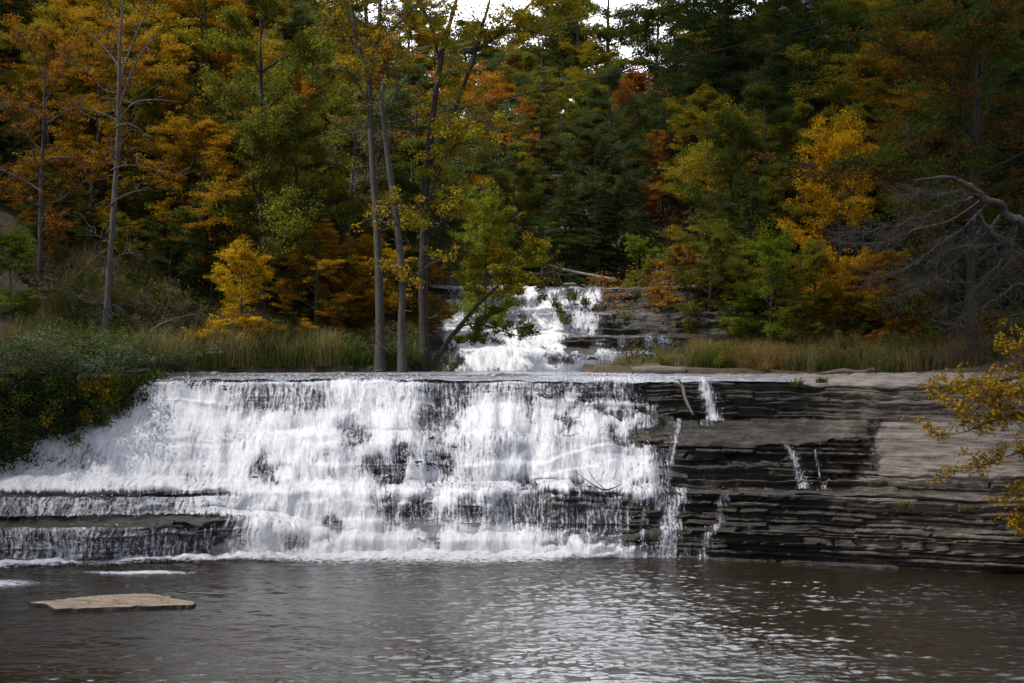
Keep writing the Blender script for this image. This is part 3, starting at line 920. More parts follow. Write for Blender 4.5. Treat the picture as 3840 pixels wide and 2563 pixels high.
def broadleaf(seed, h=14.0, cr=0.30, base=0.25, nl=15, leaves=24000, flat=0.55, L=0.112, csize=0.75, sparse=0.0, tr=0.014, up=0.6, twiggy=0):
    rg = np.random.default_rng(seed)
    tb = Tubes()
    lean = rg.normal(size=2) * 0.03 * h
    trunk = smooth_path([(0, 0, -0.6), (lean[0] * .2, lean[1] * .2, h * .3), (lean[0] * .7 + rg.normal() * .12, lean[1] * .7, h * .62), (lean[0], lean[1], h * .95)], 6)
    tz = trunk[:, 2]
    tb.add(trunk, np.interp(tz, [-0.6, 0.3, h * .95], [tr * h * 1.35, tr * h, 0.02]), 8, 0.2, seed)
    cen, rad = [], []
    ang = rg.uniform(0, 6.28)
    for i in range(nl):
        f = (i + rg.uniform(0, .9)) / nl
        z = h * (base + (0.93 - base) * f)
        ang += 2.4 + rg.normal() * .3
        prof = math.sin(math.pi * min(1, 0.22 + 0.78 * f)) ** 0.7 * (0.75 if f < .12 else 1.0)
        Lb = cr * h * prof * rg.uniform(0.7, 1.15)
        p0 = np.array([np.interp(z, tz, trunk[:, 0]), np.interp(z, tz, trunk[:, 1]), z - 0.10 * h * prof * .6])
        d = np.array([math.cos(ang), math.sin(ang), 0.25 + 0.75 * f])
        b = limb(rg, p0, d, Lb, 6, 0.02)
        r0 = max(0.02, tr * h * .45 * (1 - .6 * f))
        tb.add(b, np.linspace(r0, 0.015, len(b)), 5)
        for k in (2, 3, 4, 5, 6):
            for q in range(3):
                dd = unit(b[k] - b[k - 1]) + rg.normal(size=3) * np.array([.8, .8, .35])
                s = limb(rg, b[k], dd, Lb * rg.uniform(.22, .42), 3, 0.03)
                tb.add(s, np.linspace(r0 * .35 + .006, 0.006, len(s)), 4)
                for e in (s[-1], s[2], s[1]):
                    if rg.random() > sparse:
                        cen.append(e)
                        cs = csize * .72 * rg.uniform(.5, 1.25) * (h / 14)
                        rad.append((cs, cs, cs * flat))
        for q in range(twiggy):
            k = rg.integers(2, 7)
            s = limb(rg, b[k], rg.normal(size=3) + np.array([0, 0, .4]), Lb * rg.uniform(.3, .6), 4, 0.02, .25)
            tb.add(s, np.linspace(.016, 0.005, len(s)), 3)
    for k in range(4):
        cen.append(trunk[-1] + rg.normal(size=3) * .35)
        rad.append((csize * .7,) * 3)
    cen, rad = np.array(cen), np.array(rad)
    vol = rad[:, 0] ** 2
    per = np.maximum(20, leaves * vol / vol.sum() * rg.uniform(.6, 1.4, len(cen)))
    return tb.mesh('trunk'), leaf_mesh('crown', cen, rad, per, L, 0.62, up, rg, 0.25), h


def conifer(seed, h=18.0, cr=0.22, whorls=30, per_w=6, leaves=26000, droop=0.25, gap=0.0, L=0.20, flat=0.16, tr=0.012, base=0.06):
    rg = np.random.default_rng(seed)
    tb = Tubes()
    tb.add([(0, 0, -.6), (0.02 * h * .2, 0, h * .5), (0, 0.01, h)], [tr * h * 1.2, tr * h * .7, 0.015], 8, 0.15, seed)
    cen, rad = [], []
    for i in range(whorls):
        f = (i + .5 * rg.random()) / whorls
        z = h * (base + (0.985 - base) * f)
        a0 = rg.uniform(0, 6.28)
        for k in range(per_w):
            if rg.random() < gap:
                continue
            a = a0 + k * 6.283 / per_w + rg.normal() * .25
            Lb = cr * h * (1 - f) ** 0.75 * rg.uniform(.6, 1.15) + 0.15
            b = limb(rg, (0, 0, z), (math.cos(a), math.sin(a), 0.12 - droop * (1 - f)), Lb, 5, -0.03 * droop * 4, .08)
            tb.add(b, np.linspace(0.012 * h * .22 * (1 - f) + .01, .006, len(b)), 4)
            for e, w in ((1, .5), (2, .8), (3, .85), (4, .7), (5, .5)):
                rr = max(.16, Lb * .2 * w * 1.4)
                cen.append(b[e] + rg.normal(size=3) * .06)
                rad.append((rr, rr, max(.05, rr * flat * 2)))
    cen, rad = np.array(cen), np.array(rad)
    vol = rad[:, 0] ** 1.7
    per = np.maximum(8, leaves * vol / vol.sum())
    return tb.mesh('trunk'), leaf_mesh('crown', cen, rad, per, L, 0.30, 0.9, rg, 0.5), h


def shrub(seed, h=2.2, w=1.4, leaves=5000, L=0.09, stems=12, flat=0.9):
    rg = np.random.default_rng(seed)
    tb = Tubes()
    cen, rad = [], []
    for i in range(stems):
        a = rg.uniform(0, 6.28)
        b = limb(rg, (rg.normal() * .15, rg.normal() * .15, -.2), (math.cos(a) * .7, math.sin(a) * .7, 1.2), h * rg.uniform(.7, 1.1), 5, 0.0, .2)
        b[:, :2] *= w / h * 1.6
        tb.add(b, np.linspace(.025, .006, len(b)), 4)
        for k in (1, 2, 3, 4, 5):
            cen.append(b[k])
            r = h * .19 * rg.uniform(.6, 1.2)
            rad.append((r * 1.1, r * 1.1, r * flat))
    return tb.mesh('stems'), leaf_mesh('foliage', cen, rad, leaves / len(cen), L, 0.5, 0.5, rg, 0.1), h


KIND = {}
for nm, fn in {
    'round': lambda: broadleaf(1, cr=.34, base=.12, nl=18, leaves=60000, flat=.5),
    'round_b': lambda: broadleaf(12, cr=.37, base=.10, nl=20, leaves=60000, csize=.7, flat=.45),
    'tall': lambda: broadleaf(2, h=16, cr=.24, base=.12, nl=22, leaves=56000, csize=.62),
    'layered': lambda: broadleaf(3, cr=.40, base=.10, nl=17, leaves=52000, flat=.36, csize=.8, up=1.0),
    'layered_b': lambda: broadleaf(14, cr=.42, base=.08, nl=16, leaves=50000, flat=.33, csize=.8, up=1.0, sparse=.1),
    'bushy': lambda: broadleaf(4, h=8, cr=.44, base=.03, nl=20, leaves=42000, csize=.62 * 14 / 8, flat=.42, L=.105),
    'bushy_b': lambda: broadleaf(15, h=8, cr=.50, base=.02, nl=18, leaves=40000, csize=.55 * 14 / 8, flat=.36, L=.12, sparse=.12),
    'sparse': lambda: broadleaf(5, cr=.32, base=.2, nl=16, leaves=13000, csize=.5, sparse=.45, twiggy=4),
    'bare': lambda: broadleaf(6, cr=.27, base=.20, nl=18, leaves=1800, csize=.5, sparse=.7, twiggy=10),
    'hemlock': lambda: conifer(7, cr=.24, leaves=60000, whorls=36, per_w=7, flat=.22),
    'hemlock_b': lambda: conifer(17, cr=.30, leaves=60000, whorls=32, per_w=7, droop=.32, flat=.2),
    'pine': lambda: conifer(8, h=20, cr=.24, whorls=22, per_w=7, leaves=40000, droop=.02, gap=.15, L=.22, flat=.25, base=.12),
    'shrub': lambda: shrub(9),
    'shrub_b': lambda: shrub(19, 2.0, 1.7, 5200, .08, 14),
    'tangle': lambda: broadleaf(20, h=3.2, cr=.55, base=.02, nl=16, leaves=260, csize=.5 * 14 / 3.2, sparse=.8, twiggy=12, tr=.012, L=.07),
}.items():
    KIND[nm] = fn()

OR, YO, GO = (.34, .15, .010), (.32, .205, .013), (.60, .36, .014)
YG, LG, GR = (.165, .175, .016), (.165, .21, .018), (.058, .085, .014)
DG, GG, RU = (.024, .040, .012), (.075, .092, .038), (.21, .085, .02)
RD, OL, TN = (.34, .085, .015), (.10, .102, .018), (.20, .135, .05)
SG = (.125, .155, .09)
BARK = {'g': 'bark', 'p': 'pale', 'd': 'dark'}
TREES = []


def tree(kind, px, Y, top, wide, c1, c2, label, bark='g', group=None, cat='tree', name=None, base=None, tilt=0.0):
    tm, cm, h = KIND[kind]
    x = xat(px, Y)
    z = float(H(x, Y)) if base is None else base
    ztop = EYE - (top - CY) / F * Y
    s = max(0.8, ztop - z) / h
    e = bpy.data.objects.new(name or {'hemlock': 'hemlock_tree', 'hemlock_b': 'hemlock_tree', 'pine': 'pine_tree', 'bare': 'bare_tree', 'shrub': 'shrub', 'shrub_b': 'shrub', 'tangle': 'bare_shrub'}.get(kind, 'autumn_tree' if c1[0] > c1[1] * 1.15 else 'leafy_tree'), None)
    COL.objects.link(e)
    e.empty_display_size = 0.3
    e.location = (x, Y, z)
    e.scale = (s * wide, s * wide, s)
    e.rotation_euler = (0, R(tilt), random.uniform(0, 6.28))
    e['label'], e['category'] = label, cat
    if group:
        e['group'] = group
    pn = ('stems', 'foliage') if kind in ('shrub', 'shrub_b') else ('trunk', 'crown')
    for nm, me, mt in ((pn[0], tm, M[BARK[bark]]), (pn[1], cm, M['leaf'])):
        if not me.materials:
            me.materials.append(mt)
        o = bpy.data.objects.new(nm, me)
        COL.objects.link(o)
        o.parent = e
        o.material_slots[0].link = 'OBJECT'
        o.material_slots[0].material = mt
        if mt is M['leaf']:
            o.color = (*c1, 1)
            o['col2'] = [float(q) for q in c2]
    TREES.append(e)
    return e


T = tree
# ---- left wood, front row along the bank
T('bushy', 905, 67.5, 925, 1.0, GO, YO, 'low bright golden yellow young tree at the edge of the grass')
T('layered_b', 1180, 71, 845, 1.1, OR, YO, 'low spreading orange tree behind the weeds, beside the grey twin trunks')
T('bushy_b', 1390, 73, 900, 1.0, YO, OR, 'yellow orange bushy tree just behind the tall grey trunks')
T('bushy_b', 1560, 75, 990, 0.7, YO, OL, 'small yellow and olive tree at the side of the upper cascade')
T('bushy', 640, 70, 880, 1.1, DG, GR, 'dark green dense bush tree in the shade behind the bare tangle', )
T('bushy_b', 790, 72, 760, 1.0, GR, OL, 'mid green bush tree behind the golden young tree')
T('layered', 190, 71, 850, 1.0, OR, OL, 'low orange and olive maple beside the silvery shrubs', 'd')
T('bushy', 40, 66, 860, 1.1, GR, LG, 'bright green low tree at the left end of the bank')
T('tangle', 600, 66.3, 1060, 1.25, TN, OL, 'leafless tangle of grey twigs over the weeds', 'p', cat='shrub')
T('tangle', 420, 67.2, 1020, 1.1, TN, OL, 'bare twiggy thicket round the foot of the pale trunk', 'p', cat='shrub')
T('bushy', 100, 69, 1060, 1.0, DG, GR, 'dark green bush under the low orange maple')
# ---- left wood, second row
T('layered', 340, 76, 20, .95, YO, OR, 'tall orange maple crown spreading behind the pale bare trunk', 'd')
T('layered_b', 640, 77, 130, 1.0, YO, OR, 'yellow orange maple with a dark slanting trunk', 'd')
T('layered', 800, 74, 430, 1.1, YO, OR, 'mid height amber maple between the slanting trunk and the dark straight trunk', 'd')
T('layered_b', 160, 74, 560, 1.0, OR, OL, 'rusty orange maple in the shade near the twin thin trunks', 'd')
T('sparse', 150, 70, 80, .9, RU, OR, 'thin forked tree with few rust leaves in deep shade', 'g')
T('round', 1110, 74, 330, .95, OL, YG, 'olive green tree leaning out from the dark straight trunk', 'd')
T('round_b', 1230, 79, 560, 1.0, YG, OL, 'yellow green tree filling the gap left of the twin grey trunks')
T('tall', 985, 72, -220, .8, OL, YG, 'tall dark straight trunk with olive yellow leaves', 'd')
T('pine', 1290, 92, 90, 1.2, DG, GR, 'dark green pine behind the twin grey trunks')
T('pine', 1120, 98, -60, 1.2, DG, GR, 'tall dark pine behind the olive trees')
T('hemlock', 560, 88, 180, 1.2, DG, GR, 'dark hemlock between the orange maples')
T('hemlock', 60, 84, -200, 1.2, DG, DG, 'tall black green hemlock at the dark left corner')
T('hemlock_b', 250, 92, -260, 1.2, DG, GR, 'dark hemlock high behind the tall orange maple')
T('round', 520, 100, -150, 1.2, YG, OL, 'yellow green tree high behind the pale trunk')
T('round_b', 820, 98, -160, 1.3, YG, YO, 'yellow green broad tree above the amber maple')
T('round', 1000, 110, -200, 1.3, OL, YG, 'olive broad tree high above the dark straight trunk')
T('bare', 1290, 78, 300, 1.0, TN, OL, 'bare grey saplings behind the twin trunks', 'g')
T('layered', 1070, 84, 260, .8, OR, RD, 'orange red maple clump beside the dark straight trunk')
T('hemlock_b', 480, 80, 620, 1.3, DG, GR, 'low dark hemlock under the orange maples')
T('hemlock_b', 900, 80, 700, 1.3, DG, GR, 'low dark hemlock behind the mid green bush tree')
# ---- middle of the valley
T('bushy', 1820, 79, 730, 0.75, LG, YG, 'bright lime green tree above the upper cascade')
T('round', 1930, 98, 560, .9, OL, GR, 'olive green tree over the valley behind the lime tree')
T('pine', 2030, 112, 220, 1.25, (.09, .10, .02), OL, 'straight green pine with flat layers in the valley')
T('layered', 1700, 135, 230, 1.1, OR, RD, 'far orange maple on the valley slope')
T('layered_b', 1900, 170, 190, 1.1, RD, OR, 'far red maple below the skyline')
T('round', 1560, 150, 190, 1.2, YO, OR, 'far amber tree beside the tall trunks')
T('pine', 1500, 170, 60, 1.5, DG, GR, 'far dark pine on the ridge by the tall trunks')
T('round', 1760, 200, 62, 1.9, OL, GR, 'green rounded tree on the skyline under the bright sky gap')
T('round_b', 2010, 196, 72, 1.9, YG, OL, 'yellow green tree on the skyline beside the yellow branches')
T('round_b', 1880, 205, 88, 1.8, GR, OL, 'green tree in the middle of the far skyline')
T('round', 1640, 200, 55, 1.7, OL, YG, 'olive tree on the far skyline behind the forked trunk')
T('round', 1530, 185, -20, 1.7, YG, OL, 'broad yellow green tree on the far skyline at the twin trunks')
T('round', 2120, 180, 20, 1.7, OL, GR, 'tall olive tree on the right end of the skyline')
T('round_b', 2190, 165, -60, 1.5, OL, GR, 'broad olive tree closing the right side of the sky gap')
T('round', 2280, 178, -140, 1.6, GR, YG, 'tall green tree on the ridge right of the sky gap')
T('round_b', 2070, 190, 50, 1.6, YG, YO, 'golden green tree on the ridge beneath the yellow bough')
T('round_b', 20, 84, 520, 1.2, OL, GR, 'olive tree behind the bright green low tree at the outer end of the bank', 'd')
T('round', 110, 92, 420, 1.2, GR, OL, 'dull green tree in deep shade behind the twin thin trunks', 'd')
T('round', 2930, 122, -170, 1.2, GR, OL, 'dark green tree on the hilltop above the tall grey green tree', 'd')
T('bushy', 10, 76, 700, 1.5, OL, GR, 'olive bushy tree on the bare slope at the outer end of the wood', 'd')
T('bushy_b', 70, 80, 690, 1.4, GR, OL, 'dull green bushy tree on the slope behind the bright green low tree', 'd')
T('hemlock_b', 1960, 97, 800, 1.4, DG, DG, 'black green hemlock leaning over the top of the upper cascade')
T('hemlock_b', 2120, 95, 640, 1.5, DG, GR, 'big drooping dark hemlock at the head of the valley')
T('hemlock', 2260, 96, 700, 1.5, DG, DG, 'shaded hemlock beside the fallen log')
T('hemlock_b', 2400, 97, 760, 1.5, DG, DG, 'shaded hemlock above the rusty bushes')
T('round', 1770, 110, 470, 1.0, YG, YO, 'yellow green tree behind the forked dark trunk')
T('round_b', 2140, 118, 480, 1.0, GR, GG, 'grey green tree over the big drooping hemlock')
T('sparse', 2060, 93, 880, .8, OR, YO, 'thin tree with scattered orange leaves before the dark hemlocks')
# ---- right hillside
T('layered', 2240, 116, 500, 1.0, OR, RU, 'orange maple on the hillside under the cable')
T('round', 2310, 104, 610, 1.0, GG, GR, 'rounded grey green tree in the middle of the hillside')
T('layered_b', 2480, 106, 490, 1.0, OR, RD, 'orange red spreading maple beside the tall yellow tree')
T('round_b', 2400, 125, 400, 1.0, GG, GR, 'dull grey green tree above the orange hillside maples')
T('layered', 2430, 128, 240, 1.0, RU, RD, 'rust red maple high on the hillside above the cable')
T('round', 2280, 140, 250, 1.2, GR, OL, 'dark green round tree near the top of the hillside')
T('round_b', 2210, 150, 130, 1.1, YG, YO, 'yellow green tree at the right of the sky gap')
T('round', 2450, 155, -60, 1.3, GR, OL, 'green tree at the hilltop above the rust maple')
T('tall', 2740, 84, 360, 1.15, (.40, .28, .02), YG, 'tall mustard yellow tree standing out of the hillside')
T('hemlock_b', 2720, 108, -260, 1.2, DG, DG, 'tall dark hemlock crossed by the black cable')
T('hemlock', 2590, 118, -120, 1.3, DG, GR, 'dark hemlock beside the hilltop trees')
T('round', 2980, 98, 90, 1.05, GG, GR, 'tall grey green tree right of the dark hemlock', 'p')
T('round_b', 2900, 88, 430, .9, GR, GG, 'mid green tree between the two yellow trees')
T('round', 3180, 100, -60, 1.1, GR, YG, 'green broad tree under the upper end of the cable')
T('round_b', 3330, 92, 330, 1.0, GR, OL, 'olive green tree behind the golden tree')
T('layered', 3390, 104, 20, .9, RD, OR, 'red orange maple high at the upper right')
T('sparse', 2920, 80, 640, .95, RU, TN, 'half bare rust tree between the yellow trees', 'p')
T('bushy', 3150, 75, 480, .74, GO, (.60, .28, .012), 'brilliant golden yellow tree with a slim dark trunk')
T('layered_b', 3080, 78, 880, .9, OR, YO, 'orange low tree at the foot of the golden tree')
T('bushy', 2890, 69, 870, .85, LG, YG, 'bright lime yellow bush tree on the rocky bank')
T('bushy_b', 3050, 70, 920, .8, YG, YO, 'yellow bush tree beside the lime bush tree')
T('bushy_b', 3300, 69.5, 960, 1.0, OR, YO, 'orange bush tree behind the dead grey boughs')
T('bushy', 2660, 74, 850, .9, OL, YG, 'olive yellow bush tree above the right ledges')
T('bushy_b', 2540, 76, 940, .9, (.34, .19, .02), RU, 'tawny bush at the edge of the upper ledges')
T('bushy_b', 2400, 80, 900, .55, YG, LG, 'drooping yellow green bush over the fallen log')
T('bushy', 2790, 79, 690, .8, GR, GG, 'dark green bush tree under the mustard yellow tree')
T('shrub', 2460, 79, 1000, 1.3, RU, TN, 'rusty grassy bush by the butt of the fallen log', cat='shrub')
T('round', 3560, 78, 330, 1.0, GR, OL, 'green tree behind the dead boughs', 'd')
T('round_b', 3640, 62, -260, 1.05, GR, (.13, .06, .016), 'large dark green tree with reddish leaves overhanging the bank', 'd')
T('hemlock', 3800, 70, 250, 1.2, DG, DG, 'black green conifer at the shaded edge behind the dead boughs')
T('round', 3800, 90, -250, 1.2, GR, OL, 'dark tree high in the upper right corner')
T('bushy', 3520, 72, 900, 1.0, OL, YG, 'olive bush tree in the shade of the dead boughs')
T('bushy_b', 3760, 64, 1010, 1.0, GR, OL, 'dark green bush on the bank beneath the dead boughs')
T('round', 3480, 120, -300, 1.3, GR, YG, 'broad green tree at the top of the right hill')
T('round_b', 2850, 135, -200, 1.3, GR, OL, 'green tree on the hilltop right of the dark hemlock')
T('round', 2620, 150, -260, 1.3, OL, YG, 'olive tree on the hilltop behind the dark hemlock')

# ---- the rest of the wood: look-alike trees packed behind the named ones
rf = np.random.default_rng(2024)
PAL = {
    'orange maple': [('layered', OR, YO), ('layered_b', OR, RU), ('bushy_b', YO, OR)],
    'yellow green tree': [('round', YG, OL), ('round_b', YG, YO), ('round', OL, YG)],
    'dull green tree': [('round', GR, OL), ('round_b', GG, GR), ('tall', GR, GG)],
    'dark hemlock': [('hemlock', DG, GR), ('hemlock_b', DG, DG), ('hemlock_b', DG, GR)],
}
MIX = {'left': (.20, .36, .16, .28), 'middle': (.24, .40, .30, .06), 'right': (.10, .26, .46, .18)}
for Yf in (79, 84, 90, 97, 105, 114, 126, 140, 158):
    step = 300 * 90 / Yf + 40
    pxs = np.arange(-120, 3980, step) + rf.uniform(-.35, .35, len(np.arange(-120, 3980, step))) * step
    for pf in pxs:
        yy = Yf + rf.uniform(-2.5, 2.5)
        xx = xat(pf, yy)
        if -7 < xx - 2.5 < 10.5 and yy < 104:
            continue
        side = 'left' if pf < 950 else 'middle' if pf < 2150 else 'right'
        kn = rf.choice(list(PAL), p=MIX[side])
        if kn == 'dark hemlock' and 1850 < pf < 2750:
            kn = 'dull green tree' if rf.random() < .55 else 'orange maple'
        kd, c1, c2 = PAL[kn][rf.integers(0, 3)]
        ht = rf.uniform(9, 15) * (1.15 if kn == 'dark hemlock' else 1) * (.75 if kd == 'bushy_b' else 1)
        zt = float(H(xx, yy)) + ht
        where = {'left': 'on the wooded slope above the left bank', 'middle': 'in the wood at the back of the valley', 'right': 'on the steep wooded slope above the right bank'}[side]
        k1 = rf.uniform(.8, 1.2)
        T(kd, pf, yy, CY - (zt - EYE) / yy * F, rf.uniform(.95, 1.25), tuple(q * k1 for q in c1), c2, f'{kn} packed among others {where}', 'd' if rf.random() < .6 else 'g',
          group=f'{kn}s packed {where}')
for side, lo, hi in (('left', -60, 1560), ('right', 2620, 3950)):
    for pf in np.arange(lo, hi, 85):
        yy = rf.uniform(73, 78)
        c1, c2 = [(GR, OL), (DG, GR), (OL, YG), (OR, OL), (YG, YO)][rf.integers(0, 5)]
        xx = xat(pf, yy)
        zt = float(H(xx, yy)) + rf.uniform(2.6, 4.6)
        T('bushy_b' if rf.random() < .5 else 'bushy', pf + rf.uniform(-40, 40), yy, CY - (zt - EYE) / yy * F, 1.2, c1, c2, f'low mixed bush under the trees along the {side} bank', group=f'low bushes under the trees along the {side} bank', cat='bush', name='bush')

# ---- shrubs on the banks
for px, Y, top, w, c1, c2, lb, kd in [
    (210, 56.2, 1225, 1.7, SG, GG, 'silvery green shrub at the middle of the cliff top', 'shrub'),
    (400, 58, 1215, 1.7, SG, GR, 'tall silvery willow shrub above the left end of the falls', 'shrub_b'),
    (545, 60.4, 1275, 1.6, SG, GG, 'grey green shrub hanging over the lip of the falls', 'shrub'),
    (650, 62.5, 1300, 1.3, GR, SG, 'small dark green shrub where the grass meets the lip', 'shrub_b'),
    (80, 55.2, 1260, 1.6, GG, OL, 'dull green shrub with yellow tips on the cliff top', 'shrub_b'),
    (-40, 56, 1190, 1.6, GR, SG, 'dark shrub at the outer end of the cliff', 'shrub'),
    (330, 60, 1180, 1.2, GR, OL, 'olive shrub behind the silvery ones', 'shrub'),
    (790, 66, 1262, 1.2, OL, TN, 'olive weedy bush near the left end of the grass', 'shrub_b'),
    (930, 67.2, 1250, 1.0, TN, OL, 'tan dry weed bush in the grass below the golden young tree', 'shrub'),
    (1260, 68.4, 1255, 1.3, OL, GR, 'wide olive weed bush right of the dark leafy shrub', 'shrub_b'),
    (1345, 69, 1240, .9, TN, GR, 'tan and green weeds just left of the twin trunks', 'shrub'),
    (1560, 68, 1290, .9, GR, OL, 'small green weed bush between the grey trunks and the leaning tree', 'shrub_b'),
    (2490, 84, 955, 1.5, OL, RU, 'olive bush on the bare soil above the upper ledges', 'shrub'),
    (2420, 83, 990, 1.2, TN, OL, 'tan bush at the top edge of the upper ledges', 'shrub_b'),
    (1130, 68.5, 1235, 1.0, GR, DG, 'dark green leafy shrub in the middle of the grass', 'shrub_b'),
    (1020, 68, 1245, .8, GR, OL, 'round green weed bush beside the dark leafy shrub', 'shrub'),
    (1660, 69, 1300, .8, GR, OL, 'green shrub at the foot of the leaning tree', 'shrub'),
    (2860, 62.5, 1265, 1.0, TN, RU, 'tan dry bush standing by the lip on the right ledge', 'shrub_b'),
    (2700, 65, 1250, .9, OL, YG, 'yellow green weeds on the right ledge', 'shrub'),
    (2500, 66, 1285, .9, YG, TN, 'low yellow weeds beside the pale log', 'shrub_b'),
    (3480, 63, 1240, 1.2, OL, GR, 'olive bush on the ledge under the dead boughs', 'shrub'),
    (3250, 64, 1225, 1.1, OL, TN, 'tan green bush in the long grass of the right bank', 'shrub_b'),
]:
    T(kd, px, Y, top, w, c1, c2, lb, cat='shrub')

for px, Y, top, w, c1, c2, lb, kd in [
    (2980, 68, 1130, 1.2, OL, YG, 'olive bush at the foot of the yellow bush tree', 'bushy_b'),
    (3120, 69.5, 1085, 1.2, OR, OL, 'rusty low bush under the golden tree, above the long grass', 'bushy'),
    (3230, 70, 1120, 1.2, OL, GR, 'low olive bush behind the long grass of the right bank', 'bushy_b'),
    (3380, 70, 1090, 1.3, YO, OL, 'amber low bush behind the tips of the dead boughs', 'bushy'),
    (3620, 69, 1080, 1.3, GR, OL, 'low dark green bush in the middle of the dead boughs', 'bushy_b'),
    (2800, 70, 1090, 1.1, YG, GR, 'green bush filling the gap left of the lime bush tree', 'bushy_b')]:
    T(kd, px, Y, top, w, c1, c2, lb, cat='bush', name='bush')

# ---- plants hanging on the left cliff
rg = np.random.default_rng(44)
def wallpt(u, z, off=0.25):
    i = np.clip((np.asarray(u) * (len(path) - 1)).astype(int), 0, len(path) - 1)
    return np.stack([path[i, 0] + nx[i] * off, path[i, 1] + ny[i] * off, z], -1)
NV = 420
u = rg.uniform(.2, .86, NV)
z = 6.6 - rg.exponential(1.9, NV)
z = np.where(z < 2.6, rg.uniform(3, 6, NV), z)
vine = link('ivy', leaf_mesh('ivy', wallpt(u, z, rg.uniform(.15, .8, NV)), np.stack([rg.uniform(.2, .5, NV)] * 2 + [rg.uniform(.25, .6, NV)], -1), 60, .10, .7, .1, rg, .5), M['leaf'],
            label='dark green creeper hanging down the shaded cliff', cat='creeper')
vine.color, vine['col2'] = (*DG, 1), [.10, .13, .02]
u = rg.normal(.60, .05, 34)
z = 6.5 - rg.random(34) ** 1.2 * 1.6
v2 = link('ivy', leaf_mesh('ivy', wallpt(u, z, .55), (.28, .28, .3), 55, .11, .7, .1, rg, .5), M['leaf'],
          label='golden yellow creeper spilling over the cliff edge', cat='creeper')
v2.color, v2['col2'] = (*YO, 1), [float(q) for q in OL]

# ------------------------------------------------------------------ individually shaped trees
def ptube(tb, pts, sides=8, n=6, wob=.12, seed=0, ground=False, rough=0):
    """pts: (px, py, Y, radius)"""
    P = np.array([[*at(a, b, c), r] for a, b, c, r in pts])
    if ground:
        g0 = P[0].copy()
        g0[2] = float(H(g0[0], g0[1])) - .3
        g0[3] *= 1.25
        P = np.vstack([g0, P])
    Q = smooth_path(P, n)
    if rough:
        i = np.arange(len(Q)) * 1.0
        env = np.sin(np.linspace(0, np.pi, len(Q)))
        for ax in range(3):
            Q[:, ax] += rough * env * (fbm(i * .35, ax * 7.0, 0, 700 + len(Q) + int(P[0, 3] * 1e4), 3) - .5)
        Q[:, 3] *= .75 + .5 * vn(i * .6, 0, 0, 712)
    tb.add(Q[:, :3], np.maximum(Q[:, 3], .004), sides, wob, seed)
    return Q


def twigs(tb, rg, Q, n, L0, L1, lo=.1, r=.012, rise=.05, sub=3, spread=1.0, curl=.2, tips=None, droop=0):
    for i in range(n):
        k = int((lo + (1 - lo) * rg.random()) * (len(Q) - 2))
        a = rg.uniform(0, 6.283)
        d = np.array([math.cos(a) * spread, math.sin(a) * spread, rg.uniform(-.2, .8)])
        b = limb(rg, Q[k, :3], d, rg.uniform(L0, L1), 7, rise, curl)
        tb.add(b, np.linspace(min(r * 2, Q[k, 3] * .6 + .004), .005, len(b)), 4)
        if tips is not None:
            tips.extend(b[3:])
        for s in range(sub):
            q = rg.integers(2, 7)
            c = limb(rg, b[q], rg.normal(size=3) + unit(b[q] - b[q - 1]) - np.array([0, 0, droop]), rg.uniform(.25, .5) * L0, 5, rise * .5, .3)
            tb.add(c, np.linspace(r * .6, .004, len(c)), 3)
            if tips is not None:
                tips.append(c[-1])


def hero(name, label, base, cat='tree'):
    e = bpy.data.objects.new(name, None)
    COL.objects.link(e)
    e.empty_display_size = .3
    e.location = base
    e['label'], e['category'] = label, cat
    return e


def under(e, nm, me, mat, c1=None, c2=None):
    me.transform(__import__('mathutils').Matrix.Translation(-Vector(e.location)))
    o = link(nm, me, mat, e)
    if c1:
        o.color, o['col2'] = (*c1, 1), [float(q) for q in c2]
    return o


